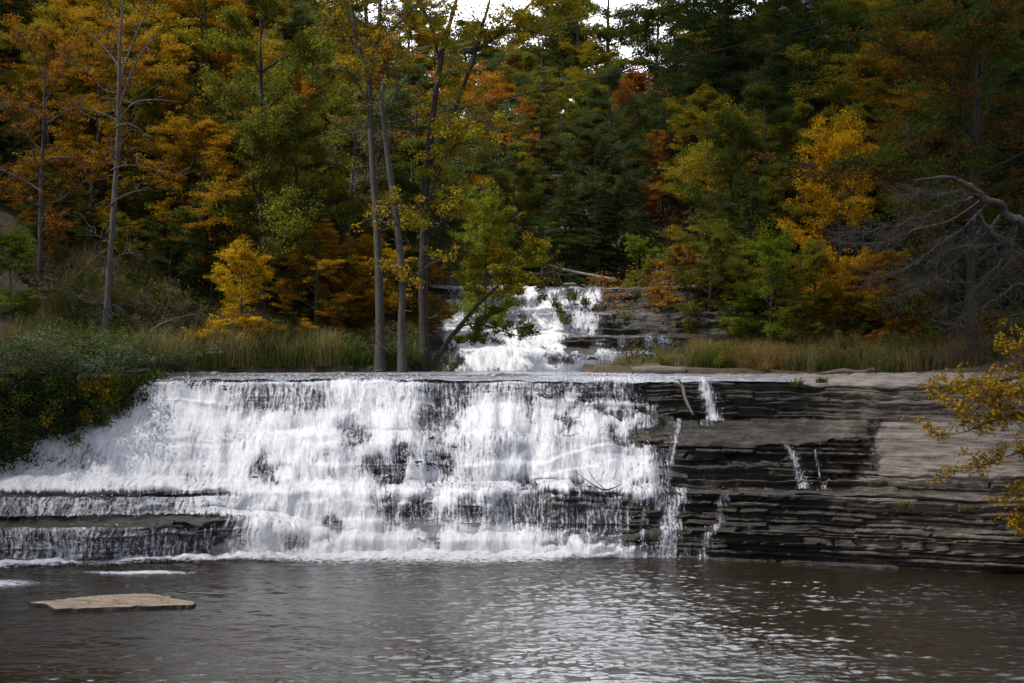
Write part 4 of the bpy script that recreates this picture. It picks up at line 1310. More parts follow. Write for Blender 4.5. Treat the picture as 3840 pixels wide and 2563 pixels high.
# pale bare tree on the left bank
rg = np.random.default_rng(101)
Y = 66.0
e = hero('bare_tree', 'tall pale grey trunk with bare curving twigs on the left bank', at(395, 1385, Y))
tb = Tubes()
Q = ptube(tb, [(388, 1290, Y, .22), (400, 1180, Y, .17), (412, 1000, Y, .15), (432, 700, Y, .125), (443, 500, Y, .105), (446, 330, Y, .085), (450, 150, Y, .06), (462, 0, Y, .04), (470, -150, Y, .02)], 10, 7, .1, 3, True)
under(e, 'trunk', tb.mesh('trunk'), M['pale'])
tb = Tubes()
for pts in ([(446, 330, Y, .07), (470, 240, Y, .06), (520, 110, Y, .045), (560, 30, Y, .03), (600, -60, Y, .01)], [(444, 420, Y, .06), (490, 280, Y - .4, .05), (545, 180, Y - .6, .035), (620, 110, Y - .8, .015)],
            [(446, 250, Y, .05), (400, 190, Y + .3, .035), (340, 130, Y + .4, .02), (280, 90, Y + .4, .008)], [(445, 180, Y, .05), (430, 90, Y, .035), (400, 20, Y, .02), (380, -60, Y, .01)],
            [(436, 460, Y, .045), (500, 390, Y - .5, .035), (580, 375, Y - .8, .022), (690, 385, Y - 1, .008)], [(434, 450, Y, .04), (380, 425, Y + .3, .03), (300, 405, Y + .4, .018), (240, 410, Y + .4, .008)],
            [(428, 480, Y, .04), (480, 465, Y - .4, .025), (540, 500, Y - .6, .016), (575, 570, Y - .7, .006)], [(415, 640, Y, .035), (480, 620, Y - .4, .03), (600, 640, Y - .7, .018), (680, 660, Y - .8, .012), (688, 640, Y - .8, .006)],
            [(418, 590, Y, .03), (440, 560, Y - .5, .026), (490, 500, Y - .8, .02)], [(400, 780, Y, .03), (470, 730, Y - .5, .025), (560, 710, Y - .8, .01)],
            [(402, 900, Y, .03), (360, 880, Y - .4, .022), (300, 800, Y - .5, .01)], [(430, 350, Y, .03), (380, 330, Y, .02), (330, 270, Y, .012), (250, 230, Y, .006)],
            [(405, 930, Y, .03), (330, 990, Y - .5, .02), (250, 1080, Y - .6, .008)], [(402, 1000, Y, .025), (470, 950, Y - .5, .02), (540, 960, Y - .6, .008)]):
    q = ptube(tb, pts, 5, 6)
    twigs(tb, rg, q, 7, .6, 1.6, .25, .011, .06, 3, .9, .3, droop=.3)
twigs(tb, rg, Q[:46], 34, .9, 2.2, .08, .012, .0, 3, 1.0, .3, droop=.3)
under(e, 'branches', tb.mesh('branches'), M['pale'])

# twin grey trunks and the dark forked tree in the middle
def bigtree(label, mat, seed, Y, trunk, boughs, c1, c2, leafc, nt=16, base=None, extra_twigs=0):
    rg = np.random.default_rng(seed)
    e = hero('tall_tree', label, at(trunk[0][0], 1372, Y))
    tb = Tubes()
    Q = ptube(tb, [(a, b, Y, r * .86) for a, b, r in trunk], 10, 7, .12, seed, True)
    if extra_twigs:
        twigs(tb, rg, Q, extra_twigs, .5, 1.7, .12, .012, .02, 3, 1.0, .3)
    to = under(e, 'trunk', tb.mesh('trunk'), M[mat])
    tips = []
    for bg in boughs:
        tb = Tubes()
        q = ptube(tb, [(a, b, Y + dy, r) for a, b, dy, r in bg], 6, 6)
        twigs(tb, rg, q, nt, .8, 2.2, .2, .014, .03, 3, 1.0, .2, tips)
        under(e, 'branch', tb.mesh('branch'), M[mat]).parent = to
    tips = np.array(tips)
    tips = tips[rg.random(len(tips)) < leafc[0]]
    under(e, 'crown', leaf_mesh('crown', tips, (leafc[2], leafc[2], leafc[2] * .7), leafc[1], .125, .65, .5, rg, .3), M['leaf'], c1, c2)
    return e


bigtree('tall grey trunk forking high up, outer one of the twin trunks', 'bark', 201, 67.5,
        [(1425, 1300, .29), (1425, 1220, .25), (1420, 1000, .23), (1410, 800, .20), (1396, 600, .18), (1388, 400, .16), (1385, 280, .15)],
        [[(1385, 290, 0, .13), (1352, 200, 0, .11), (1322, 60, 0, .09), (1300, -80, 0, .06), (1270, -240, 0, .02)], [(1385, 290, 0, .14), (1412, 180, 0, .12), (1424, 40, 0, .1), (1430, -120, 0, .05), (1440, -240, 0, .02)],
         [(1415, 160, 0, .06), (1480, 100, -.5, .05), (1560, 20, -.8, .04), (1600, -60, -1, .01)], [(1388, 420, 0, .05), (1330, 290, -.4, .04), (1270, 260, -.7, .03), (1180, 250, -1, .01)], [(1360, 210, 0, .06), (1300, 130, .5, .04), (1230, 60, .8, .01)]],
        OL, YO, (.6, 30, .36), 13, None, 26)
bigtree('slimmer grey trunk curving up, inner one of the twin trunks', 'bark', 202, 66.5,
        [(1508, 1330, .26), (1505, 1250, .21), (1508, 1050, .2), (1490, 850, .18), (1462, 650, .16), (1440, 480, .14), (1428, 380, .11)],
        [[(1428, 390, 0, .08), (1445, 280, .3, .06), (1500, 190, .5, .04), (1570, 120, .5, .01)], [(1435, 430, 0, .05), (1500, 330, .4, .04), (1560, 240, .5, .01)], [(1495, 860, 0, .06), (1460, 800, -.4, .045), (1420, 840, -.6, .02)],
         [(1510, 1080, 0, .04), (1600, 1000, -.4, .03), (1700, 960, -.6, .01)]],
        YO, OL, (.4, 24, .34), 10, None, 26)
bigtree('dark forked trunk with yellow green leaves and a long slanting bough', 'dark', 203, 68.5,
        [(1592, 1320, .34), (1590, 1250, .28), (1586, 1050, .26), (1592, 850, .25), (1600, 650, .23), (1622, 450, .19), (1640, 300, .16)],
        [[(1640, 310, 0, .15), (1660, 190, 0, .13), (1690, 80, 0, .11), (1722, -40, 0, .08), (1740, -160, 0, .03)], [(1650, 240, 0, .08), (1620, 110, .4, .07), (1585, 20, .6, .05), (1570, -90, .6, .02)],
         [(1762, 265, .6, .10), (1785, 190, .5, .10), (1805, 110, .5, .09), (1835, 10, .5, .06), (1850, -90, .5, .02)], [(1788, 190, .5, .08), (1860, 140, .2, .07), (1920, 80, 0, .06), (1990, 15, -.2, .045), (2060, -40, -.4, .02)],
         [(1602, 640, 0, .12), (1680, 480, .4, .11), (1735, 330, .6, .1), (1765, 255, .6, .1)], [(1900, 115, 0, .035), (1990, 120, -.5, .03), (2080, 140, -.8, .01)], [(1595, 800, 0, .07), (1660, 620, -.5, .05), (1760, 480, -.9, .03), (1850, 430, -1.1, .01)],
         [(1600, 700, 0, .06), (1690, 560, -.6, .05), (1780, 520, -1, .03), (1900, 470, -1.4, .01)], [(1590, 900, 0, .05), (1660, 830, -.8, .04), (1720, 760, -1, .02)], [(1980, 20, -.2, .03), (2080, 10, -.4, .02), (2180, 60, -.6, .01)],
         [(2040, -30, -.3, .03), (2120, 60, -.8, .02), (2160, 200, -1, .008)]],
        (.30, .21, .013), YG, (.62, 34, .40), 13, None, 8)

# leaning tree over the upper cascade
rg = np.random.default_rng(300)
Y = 68.6
e = hero('leaning_tree', 'small dark tree leaning over the white upper cascade', at(1640, 1345, Y))
tb = Tubes()
Q = ptube(tb, [(1630, 1365, Y, .17), (1665, 1300, Y, .14), (1725, 1225, Y, .12), (1780, 1155, Y - .2, .09), (1850, 1090, Y - .4, .06), (1900, 1040, Y - .5, .03)], 8, 6, .15, 4)
under(e, 'trunk', tb.mesh('trunk'), M['dark'])
tb = Tubes()
dark_t, gold_t = [], []
for pts in ([(1725, 1225, Y, .06), (1790, 1215, Y - .6, .045), (1880, 1240, Y - 1, .03), (1960, 1262, Y - 1.2, .02), (2060, 1250, Y - 1.3, .008)], [(1690, 1270, Y, .045), (1750, 1265, Y - .5, .03), (1830, 1290, Y - .7, .012)],
            [(1790, 1215, Y - .6, .03), (1850, 1180, Y - .9, .02), (1900, 1160, Y - 1, .008)], [(1760, 1222, Y - .4, .03), (1800, 1255, Y - .7, .02), (1850, 1275, Y - .9, .008)], [(1900, 1245, Y - 1, .02), (1960, 1230, Y - 1.2, .015), (2000, 1280, Y - 1.2, .006)]):
    q = ptube(tb, pts, 5, 6)
    twigs(tb, rg, q, 8, .3, .8, .3, .01, -.02, 3, 1.0, .25, dark_t)
for pts in ([(1850, 1090, Y - .4, .04), (1820, 980, Y - .3, .035), (1840, 880, Y - .2, .02), (1880, 780, Y, .01)], [(1870, 1070, Y - .4, .035), (1930, 990, Y - .6, .03), (1960, 930, Y - .7, .01)], [(1800, 1140, Y - .2, .04), (1770, 1010, Y, .03), (1760, 880, Y, .01)],
            [(1880, 1060, Y - .4, .03), (1945, 1075, Y - .8, .02), (1960, 1160, Y - 1, .006)], [(1900, 1040, Y - .5, .03), (1990, 960, Y - .8, .02), (1985, 940, Y - .9, .01)]):
    q = ptube(tb, pts, 5, 6)
    twigs(tb, rg, q, 12, .5, 1.3, .2, .012, .0, 3, 1.0, .2, gold_t)
under(e, 'branches', tb.mesh('branches'), M['dark'])
o = under(e, 'crown', leaf_mesh('crown', gold_t, (.34, .34, .2), 32, .12, .65, .8, rg, .4), M['leaf'], YG, (.30, .21, .014))
o['label'] = 'yellow green upper crown'
o = under(e, 'crown', leaf_mesh('crown', dark_t, (.2, .2, .14), 13, .11, .7, .5, rg, .5), M['leaf'], (.05, .08, .014), (.10, .11, .015))
o['label'] = 'dark green hanging foliage in front of the water'

# hanging branches of a second small tree over the cascade
e = hero('leaning_tree', 'thin dark green branches drooping over the right half of the upper cascade', at(2120, 1070, 84))
rg = np.random.default_rng(301)
tb = Tubes()
tt = []
for pts in ([(2200, 1085, 84, .08), (2080, 1010, 80, .06), (1990, 970, 76, .045), (1960, 1010, 75, .03), (1945, 1100, 74.5, .015)], [(2030, 985, 78, .04), (2040, 1080, 76, .025), (2085, 1170, 75, .015), (2110, 1230, 74.6, .006)],
            [(2080, 1010, 80, .04), (2130, 1090, 79, .03), (2200, 1150, 78, .015), (2230, 1200, 78, .006)]):
    q = ptube(tb, pts, 5, 6)
    twigs(tb, rg, q, 11, .4, 1.0, .25, .01, -.05, 3, .8, .2, tt)
under(e, 'branches', tb.mesh('branches'), M['dark'])
under(e, 'crown', leaf_mesh('crown', tt, (.24, .24, .2), 13, .12, .65, .5, rg, .5), M['leaf'], (.045, .07, .014), (.12, .12, .02))

# dead tree reaching in from the right bank, nearer than the falls
rg = np.random.default_rng(400)
Y = 34.0
e = hero('dead_tree', 'fallen grey dead tree with long bare boughs and a haze of twigs', at(4150, 1500, Y))
tb = Tubes()
ptube(tb, [(4300, 1500, Y, .2), (4100, 1150, Y, .17), (3930, 920, Y, .13), (3800, 815, Y, .10), (3700, 745, Y - .2, .08), (3620, 690, Y - .3, .055), (3540, 664, Y - .4, .035), (3420, 678, Y - .5, .012)], 9, 9, .45, 6, rough=.22)
under(e, 'trunk', tb.mesh('trunk'), M['dead'])
tb = Tubes()
tw = Tubes()
B = [[(3700, 745, 0, .035), (3590, 725, -.4, .03), (3480, 730, -.7, .02), (3340, 740, -1, .006)], [(3680, 730, 0, .04), (3560, 775, -.4, .032), (3400, 830, -.9, .022), (3250, 870, -1.3, .013), (3150, 885, -1.5, .005)],
     [(3690, 745, 0, .045), (3560, 830, .4, .036), (3420, 875, .7, .026), (3300, 905, 1, .015), (3120, 917, 1.2, .005)], [(3700, 770, 0, .045), (3610, 860, .3, .036), (3500, 945, .6, .028), (3380, 1010, .8, .018), (3250, 1055, 1, .006)],
     [(3760, 800, 0, .045), (3690, 880, -.2, .036), (3600, 970, -.5, .026), (3480, 1060, -.8, .016), (3320, 1130, -1, .005)], [(3820, 840, 0, .04), (3790, 930, .2, .034), (3700, 1040, .4, .026), (3620, 1130, .5, .014), (3520, 1180, .5, .005)],
     [(3900, 900, 0, .045), (3820, 960, .4, .036), (3720, 1070, .6, .028), (3630, 1170, .7, .018), (3560, 1260, .8, .005)], [(3950, 960, 0, .045), (3850, 1060, -.4, .036), (3720, 1130, -.6, .026), (3600, 1200, -.8, .012)],
     [(4000, 1010, 0, .05), (3900, 1100, .3, .04), (3780, 1210, .5, .028), (3650, 1300, .7, .014), (3500, 1350, .8, .005)], [(3660, 790, 0, .03), (3720, 860, -.3, .04), (3780, 920, -.4, .03), (3860, 980, -.5, .01)],
     [(4050, 1100, 0, .05), (3930, 1220, -.3, .036), (3820, 1290, -.5, .024), (3700, 1380, -.6, .006)], [(3780, 920, -.3, .03), (3620, 920, -.7, .02), (3480, 985, -1, .008)], [(3640, 1060, .5, .02), (3520, 1055, .3, .016), (3380, 1050, .1, .005)]]
for bg in B:
    q = ptube(tb, [(a, b, Y + d, r * .8) for a, b, d, r in bg], 6, 9, .4, rough=.22)
    twigs(tb, rg, q, 5, .12, .5, .1, .009, 0, 1, 1.0, .4)
    for i in range(130):
        k = int(rg.uniform(.22, 1) * (len(q) - 2))
        d = q[min(k + 3, len(q) - 1), :3] - q[k, :3]
        d = unit(d) + rg.normal(size=3) * np.array([.5, .6, .6])
        c = limb(rg, q[k, :3], d, rg.uniform(.2, .95), 6, -.02, .3)
        tw.add(c, np.linspace(.0045, .0018, len(c)), 3)
        for s in range(2):
            j = rg.integers(1, 5)
            c2 = limb(rg, c[j], d + rg.normal(size=3) * .6, rg.uniform(.12, .4), 3, 0, .15)
            tw.add(c2, [.003, .0025, .002, .0015], 3)
under(e, 'boughs', tb.mesh('boughs'), M['dead'])
under(e, 'twigs', tw.mesh('twigs'), M['dead'])

# yellow leafed branches of a near tree at the right
rg = np.random.default_rng(500)
Y = 29.0
e = hero('maple_tree', 'near tree with golden yellow branches hanging over the pale rock slab', at(4500, 2300, 27))
tb = Tubes()
ptube(tb, [(4620, 2900, 28.5, .3), (4560, 2100, 28.5, .25), (4450, 1500, 28.5, .2), (4380, 900, 28.5, .14), (4350, 300, 28.5, .06)], 9, 6, .15, 8)
under(e, 'trunk', tb.mesh('trunk'), M['bark'])
tb = Tubes()
tips = []
for bg in ([(4450, 1500, 0, .08), (4100, 1400, .2, .06), (3800, 1420, .4, .04), (3600, 1455, .5, .02), (3400, 1440, .6, .006)], [(4480, 1600, 0, .08), (4100, 1560, -.3, .06), (3800, 1560, -.6, .04), (3620, 1620, -.8, .02), (3470, 1640, -.9, .006)],
           [(4500, 1700, 0, .08), (4100, 1660, .3, .05), (3820, 1700, .5, .03), (3640, 1760, .6, .012), (3540, 1770, .6, .006)], [(4500, 1750, 0, .06), (4100, 1800, 0, .05), (3850, 1850, 0, .03), (3700, 1880, 0, .006)],
           [(4450, 1450, 0, .06), (4100, 1300, .5, .04), (3850, 1280, .7, .02), (3740, 1330, .8, .006)], [(4520, 1850, 0, .06), (4100, 1900, -.3, .04), (3880, 1950, -.4, .02), (3790, 1970, -.4, .006)],
           [(4100, 1560, -.3, .03), (3900, 1480, -.5, .02), (3700, 1490, -.7, .01), (3560, 1530, -.8, .005)]):
    q = ptube(tb, [(a, b, Y + d, r * .5) for a, b, d, r in bg], 5, 7)
    twigs(tb, rg, q, 40, .25, .8, .3, .005, -.02, 4, .9, .2, tips)
under(e, 'branches', tb.mesh('branches'), M['dark'])
under(e, 'crown', leaf_mesh('crown', tips, (.15, .15, .12), 4.6, .07, .8, .6, rg, .5), M['leaf'], (.30, .165, .012), (.19, .145, .012))

# ------------------------------------------------------------------ grass and weeds
def grass(name, pts, h0, h1, seed, label, tone=0.0, w=.028):
    rg = np.random.default_rng(seed)
    n = len(pts)
    z = H(pts[:, 0], pts[:, 1]) - .05
    patch = fbm(pts[:, 0] * .55, pts[:, 1] * .55, 0, seed, 3)
    h = rg.uniform(h0, h1, n) * (0.3 + 1.5 * patch)
    a = rg.uniform(0, 6.283, n)
    ln = rg.uniform(.1, .75, n) * h
    h = np.where((pts[:, 0] > 0) & (pts[:, 0] / pts[:, 1] < .125), h * .45, h)
    b = np.stack([pts[:, 0], pts[:, 1], z], -1)
    s = np.stack([np.cos(a), np.sin(a), 0 * a], -1)
    f = np.stack([-np.sin(a), np.cos(a), 0 * a], -1)
    m = b + f * (ln * .3)[:, None] + np.array([0, 0, 1]) * (h * .6)[:, None]
    t = b + f * ln[:, None] + np.array([0, 0, 1]) * h[:, None]
    ww = (w * rg.uniform(.6, 1.5, n))[:, None] * .5
    V = np.stack([b - s * ww, b + s * ww, m + s * ww * .8, m - s * ww * .8, t], 1).reshape(-1, 3)
    k = np.arange(n)[:, None] * 5
    Fq = np.concatenate([k + np.array([[0, 1, 2, 3]])])
    Ft = k + np.array([[3, 2, 4, 4]])
    rnd = np.clip(patch * 1.5 - .45 + tone + rg.normal(size=n) * .16, 0, 1)
    # seed heads and small leaves on the tall stems
    me = mesh_np(name, V, np.concatenate([Fq, k + np.array([[3, 2, 4, 3]])])[:, :4] if False else Fq, {'rnd': ('FACE', rnd)})
    tip = mesh_np(name, V, np.concatenate([k + np.array([[3, 2, 4]])]), {'rnd': ('FACE', np.clip(rnd + .12, 0, 1))})
    import bmesh
    bm = bmesh.new()
    bm.from_mesh(me)
    bm.from_mesh(tip)
    bm.to_mesh(me)
    bm.free()
    bpy.data.meshes.remove(tip)
    return link(name, me, M['grass'], kind='stuff', label=label, cat='grass')


def scatter(n, fn, seed):
    rg = np.random.default_rng(seed)
    return fn(rg, n)


def left_bank(rg, n):
    x = rg.uniform(-22, -2.6, n)
    y = rg.uniform(60.5, 73, n)
    xl = np.interp(y, XLy, XLx)
    k = x < xl - .15
    return np.stack([x[k], y[k]], -1)


def right_bank(rg, n):
    x = rg.uniform(2.5, 26, n)
    y = rg.uniform(60, 78, n)
    xr = np.interp(y, XRy, XRx)
    d = x - xr
    k = (d > .5) & ((x / y > .125) | (rg.random(n) < .4)) & (fbm(x * .3, y * .3, 0, 91, 3) + .05 * (y - 65.5) > .44) & (rg.random(n) < np.clip(d * .4, .15, 1))
    return np.stack([x[k], y[k]], -1)


grass('grass', left_bank(np.random.default_rng(1), 60000), .5, 1.45, 11, 'tall green and tan grass and weeds covering the left bank', -.02)
grass('grass', right_bank(np.random.default_rng(2), 75000), .35, 1.15, 12, 'dry tan and green grass growing on the right ledge', .16)
# seed heads: soft plumes above the left grass
rg = np.random.default_rng(5)
c = left_bank(rg, 9000)
cz = H(c[:, 0], c[:, 1]) + rg.uniform(.15, 1.0, len(c)) * (.5 + 1.1 * fbm(c[:, 0] * .5, c[:, 1] * .5, 0, 19, 3)) * 1.5
pl = link('weeds', leaf_mesh('weeds', np.column_stack([c, cz]), (.16, .16, .2), 16, .06, .5, .1, rg, .2), M['leaf'], kind='stuff', label='feathery seed heads and weeds above the left grass', cat='weeds')
pl.color, pl['col2'] = (.085, .11, .03, 1), [.2, .165, .07]
c = right_bank(rg, 9000)
cz = H(c[:, 0], c[:, 1]) + rg.uniform(.4, 1.1, len(c))
pl = link('weeds', leaf_mesh('weeds', np.column_stack([c, cz]), (.12, .12, .16), 14, .06, .5, .1, rg, .2), M['leaf'], kind='stuff', label='yellowish weeds mixed in the grass of the right ledge', cat='weeds')
pl.color, pl['col2'] = (.11, .115, .025, 1), [.23, .16, .06]
# undergrowth on the wooded slopes
n = 11000
x, y = rg.uniform(-60, 60, n), rg.uniform(68, 150, n)
xl, xr = np.interp(y, XLy, XLx), np.interp(y, XRy, XRx)
k = ((x < xl - 1.2) | (x > xr + 1.0)) & (np.abs(x) < y * .42)
x, y = x[k], y[k]
z = H(x, y)
ug = link('undergrowth', leaf_mesh('undergrowth', np.stack([x, y, z + .5], -1), np.stack([rg.uniform(.5, 1.1, len(x))] * 2 + [rg.uniform(.35, .9, len(x))], -1), 46, .15, .6, .5, rg, .2), M['leaf'],
          kind='stuff', label='dark undergrowth on the wooded slopes', cat='undergrowth')
ug.color, ug['col2'] = (*DG, 1), [.10, .07, .02]
# fallen leaves lying on the ledges
n = 1500
qx = rg.uniform(2450, 3900, n)
ri = rg.integers(0, FG[0].shape[0], n)
ci = ((qx + 450) / 6).astype(int)
slope = np.abs(np.gradient(FG[2], axis=0))[ri, ci] / (np.hypot(np.gradient(FG[2], axis=0), np.gradient(FG[1], axis=0))[ri, ci] + 1e-6)
k = slope < .6
P = np.stack([FG[0][ri, ci], FG[1][ri, ci] - .02, FG[2][ri, ci] + .08], -1)[k]
fl = link('fallen_leaves', leaf_mesh('fallen_leaves', P, .02, 1, .085, .8, 2.0, rg), M['leaf'], kind='stuff', label='fallen orange leaves lying on the wet ledges', cat='leaves')
fl.color, fl['col2'] = (*YO, 1), [float(q) for q in RU]

# tufts growing from cracks in the right rock face
for px, py, Y, h, lb in [(3390, 1905, 49.3, .55, 'green grass tuft growing from the lower right ledge'), (2990, 1445, 56.2, .5, 'small dry grass tuft on the edge of the upper right ledge'),
                         (3080, 1430, 56.6, .4, 'short brown tuft beside the driftwood'), (3620, 1910, 48.6, .35, 'tiny tuft under the yellow branches'), (2395, 1110, 76.3, .8, 'grass tuft hanging on the upper cascade ledges'), (2350, 1200, 74.2, .7, 'dry tan tuft on the middle step of the upper cascade')]:
    p = at(px, py, Y)
    rg = np.random.default_rng(int(px))
    nb = 90
    a = rg.uniform(0, 6.283, nb)
    l = rg.uniform(.5, 1.1, nb) * h
    d = np.stack([np.cos(a) * rg.uniform(.1, .9, nb), np.sin(a) * rg.uniform(.1, .9, nb) - .3, np.ones(nb)], -1)
    d /= np.linalg.norm(d, axis=1)[:, None]
    s = np.stack([-np.sin(a), np.cos(a), 0 * a], -1) * .012
    b0 = p + rg.normal(size=(nb, 3)) * np.array([.12, .05, .02])
    b0[:, 2] = p[2] - .08
    m1 = b0 + d * l[:, None] * .6
    e1 = b0 + d * l[:, None] + np.array([0, 0, -.25]) * l[:, None]
    V = np.stack([b0 - s, b0 + s, m1 + s, m1 - s, e1, m1 - s * .9], 1).reshape(-1, 3)
    kk = np.arange(nb)[:, None] * 6
    link('grass_tuft', mesh_np('grass_tuft', V, np.concatenate([kk + np.array([[0, 1, 2, 3]]), kk + np.array([[3, 2, 4, 5]])]), {'rnd': ('FACE', np.tile(rg.uniform(.1, .8, nb), 2))}), M['grass'], label=lb, cat='grass tuft')

# ------------------------------------------------------------------ slab, logs, sticks, cable
def slab():
    import bmesh
    rg = np.random.default_rng(9)
    # outline in picture points -> water surface
    pts = [(112, 2259), (172, 2266), (188, 2270), (205, 2284), (420, 2276), (640, 2270), (730, 2266), (722, 2256), (655, 2243), (590, 2228), (505, 2226), (330, 2236), (260, 2244), (175, 2252)]
    out = []
    for a, b in zip(pts, pts[1:] + pts[:1]):
        for t in np.linspace(0, 1, 7, endpoint=False):
            px, py = a[0] + (b[0] - a[0]) * t, a[1] + (b[1] - a[1]) * t
            Yv = EYE * F / (py - CY) * (1 - .10 / EYE)
            out.append((xat(px, Yv) + rg.normal() * .045, Yv + rg.normal() * .05))
    bm = bmesh.new()
    top = [bm.verts.new((x, y, .075 + .03 * float(vn(x * 3, y * 3, 0, 4)))) for x, y in out]
    bot = [bm.verts.new((x + rg.normal() * .015, y + rg.normal() * .015, -.12)) for x, y in out]
    bm.faces.new(top).material_index = 0
    for i in range(len(top)):
        j = (i + 1) % len(top)
        f = bm.faces.new((top[i], bot[i], bot[j], top[j]))
        f.material_index = 1
    bmesh.ops.recalc_face_normals(bm, faces=bm.faces)
    me = bpy.data.meshes.new('rock_slab')
    bm.to_mesh(me)
    bm.free()
    me.materials.append(M['slab'])
    me.materials.append(plain('slab_edge', (.02, .017, .014), (.06, .05, .04), 6, .5))
    return link('rock_slab', me, None, label='pale flat slab with broken edges lying in the pool', cat='slab')


slab()
rg = np.random.default_rng(77)
n = 46
lx, ly = rg.uniform(300, 680, n), rg.uniform(2234, 2262, n)
Yl = EYE * F / (ly - CY) * (1 - .13 / EYE)
sl = link('fallen_leaves', leaf_mesh('fallen_leaves', np.stack([xat(lx, Yl), Yl, 0 * lx + .115], -1), .01, 1, .09, .8, 3, rg), M['leaf'], kind='stuff', label='few brown leaves scattered on the pale slab', cat='leaves')
sl.color, sl['col2'] = (.25, .12, .03, 1), [.3, .16, .03]


def log(name, label, pts, mat='wood', sides=10, cat='log', branches=()):
    tb = Tubes()
    q = ptube(tb, pts, sides, 8, .18, len(label))
    for b in branches:
        ptube(tb, b, 5, 5, .1)
    me = tb.mesh(name)
    return link(name, me, M[mat], label=label, cat=cat)


log('fallen_log', 'long bare fallen log slanting above the upper cascade', [(2030, 985, 88, .05), (2100, 1008, 87, .08), (2200, 1030, 86, .1), (2310, 1052, 85, .13)], 'wood')
log('log', 'pale barkless log lying on the right ledge by the lip', [(2368, 1396, 63.5, .24), (2440, 1392, 63.5, .23), (2570, 1393, 63.5, .21)], 'wood')
log('log', 'short pale log on top of the upper cascade', [(2105, 1071, 86, .12), (2150, 1068, 86, .12), (2200, 1074, 86, .05)], 'wood')
log('driftwood', 'forked driftwood branch lying on the dry right ledge', [(3080, 1402, 59, .05), (3160, 1392, 59, .10), (3220, 1398, 59, .09), (3280, 1386, 58.6, .05)], 'wood', cat='driftwood', branches=[[(3250, 1392, 58.8, .05), (3275, 1378, 58.4, .02)]])
log('driftwood', 'dead grey stick leaning across the narrow right trickle', [(2530, 1436, 57.2, .05), (2556, 1445, 56.9, .07), (2572, 1500, 56.5, .06), (2600, 1558, 56.2, .05)], 'wood', cat='driftwood', branches=[[(2556, 1445, 56.9, .04), (2546, 1425, 56.8, .03), (2530, 1428, 56.6, .015)]])
log('driftwood', 'thin black twig caught on the terrace edge in mid falls', [(2160, 1772, 53.4, .008), (2220, 1815, 53.3, .02), (2270, 1838, 53.2, .03), (2330, 1818, 53.2, .012)], 'dark', 5, 'driftwood', [[(2270, 1838, 53.2, .02), (2225, 1795, 53, .012), (2200, 1750, 53, .006)]])
log('driftwood', 'grey dead branch in the weeds below the tangle of twigs', [(560, 1245, 65, .05), (610, 1215, 65, .06), (680, 1190, 65, .03), (760, 1175, 65, .01)], 'pale', 6, 'driftwood')


def cable(name, label, a, b, sag, r, mat):
    P = np.array(a) * (1 - np.linspace(0, 1, 60)[:, None]) + np.array(b) * np.linspace(0, 1, 60)[:, None]
    s = np.linspace(0, 1, 60)
    P[:, 2] -= 4 * sag * s * (1 - s)
    tb = Tubes()
    tb.add(P, r, 6)
    return link(name, tb.mesh(name), M[mat], label=label, cat='cable')


cable('cable', 'thick black cable strung across the valley in front of the hillside', at(200, 690, 82), at(4700, -330, 62), 0.9, .031, 'cable')
for i, (lb, dz) in enumerate([('highest of the three thin wires near the sky gap', 0), ('middle one of the three thin wires near the sky gap', 16), ('lowest of the three thin wires near the sky gap', 32)]):
    cable('wire', lb, at(900, 300 + dz, 125), at(3300, -210 + dz * 1.2, 105), .6, .011, 'wire')

# ------------------------------------------------------------------ mist hanging over the foot of the falls
def mist():
    u, v = np.meshgrid(np.linspace(0, 1, 90), np.linspace(0, 2 * np.pi, 28, endpoint=False), indexing='ij')
    px = 780 + u * 1560
    fy = np.interp(px, sorted(COLS), [COLS[k][0][1] for k in sorted(COLS)])
    s = np.sqrt(np.clip(np.sin(np.pi * u), 0, 1)) * (.45 + 1.1 * fbm(u * 9, np.cos(v) + 2, np.sin(v) + 2, 401, 3))
    Y = fy - .1 + np.cos(v) * 1.25 * s
    Z = .35 + np.sin(v) * 1.05 * s
    Z = np.maximum(Z, .03)
    X = (px - CX) / F * fy
    n, k = u.shape
    i, j = np.meshgrid(np.arange(n - 1), np.arange(k), indexing='ij')
    j2 = (j + 1) % k
    f = np.stack([i * k + j, i * k + j2, (i + 1) * k + j2, (i + 1) * k + j], -1).reshape(-1, 4)
    m, N, L, o = new_mat('mist')
    pv = N('ShaderNodeVolumePrincipled')
    pv.inputs['Color'].default_value = (.95, .96, 1, 1)
    pv.inputs['Density'].default_value = .16
    L(pv.outputs[0], o.inputs['Volume'])
    link('mist', mesh_np('mist', np.stack([X, Y, Z], -1).reshape(-1, 3), f), m, kind='stuff', label='thin white mist hanging over the foot of the falls', cat='mist')


mist()

# ------------------------------------------------------------------ sky, sun, camera
SUN_EL, SUN_AZ = 58.0, 256.0        # azimuth clockwise from +Y (the view direction)
w = bpy.data.worlds.new('World')
SC.world = w
w.use_nodes = True
nt = w.node_tree
nt.nodes.clear()
out = nt.nodes.new('ShaderNodeOutputWorld')
bg = nt.nodes.new('ShaderNodeBackground')
bg.inputs['Strength'].default_value = 0.055
sky = nt.nodes.new('ShaderNodeTexSky')
sky.sky_type = 'NISHITA'
sky.sun_disc = False
sky.sun_elevation = R(SUN_EL)
sky.sun_rotation = R(SUN_AZ)
sky.air_density = 1.0
tc = nt.nodes.new('ShaderNodeTexCoord')
mp = nt.nodes.new('ShaderNodeMapping')
mp.inputs['Scale'].default_value = (1.6, 1.6, 3.5)
nz = nt.nodes.new('ShaderNodeTexNoise')
nz.inputs['Scale'].default_value = 1.5
nz.inputs['Detail'].default_value = 7
nz.inputs['Roughness'].default_value = .6
rp = nt.nodes.new('ShaderNodeValToRGB')
rp.color_ramp.elements[0].position = .42
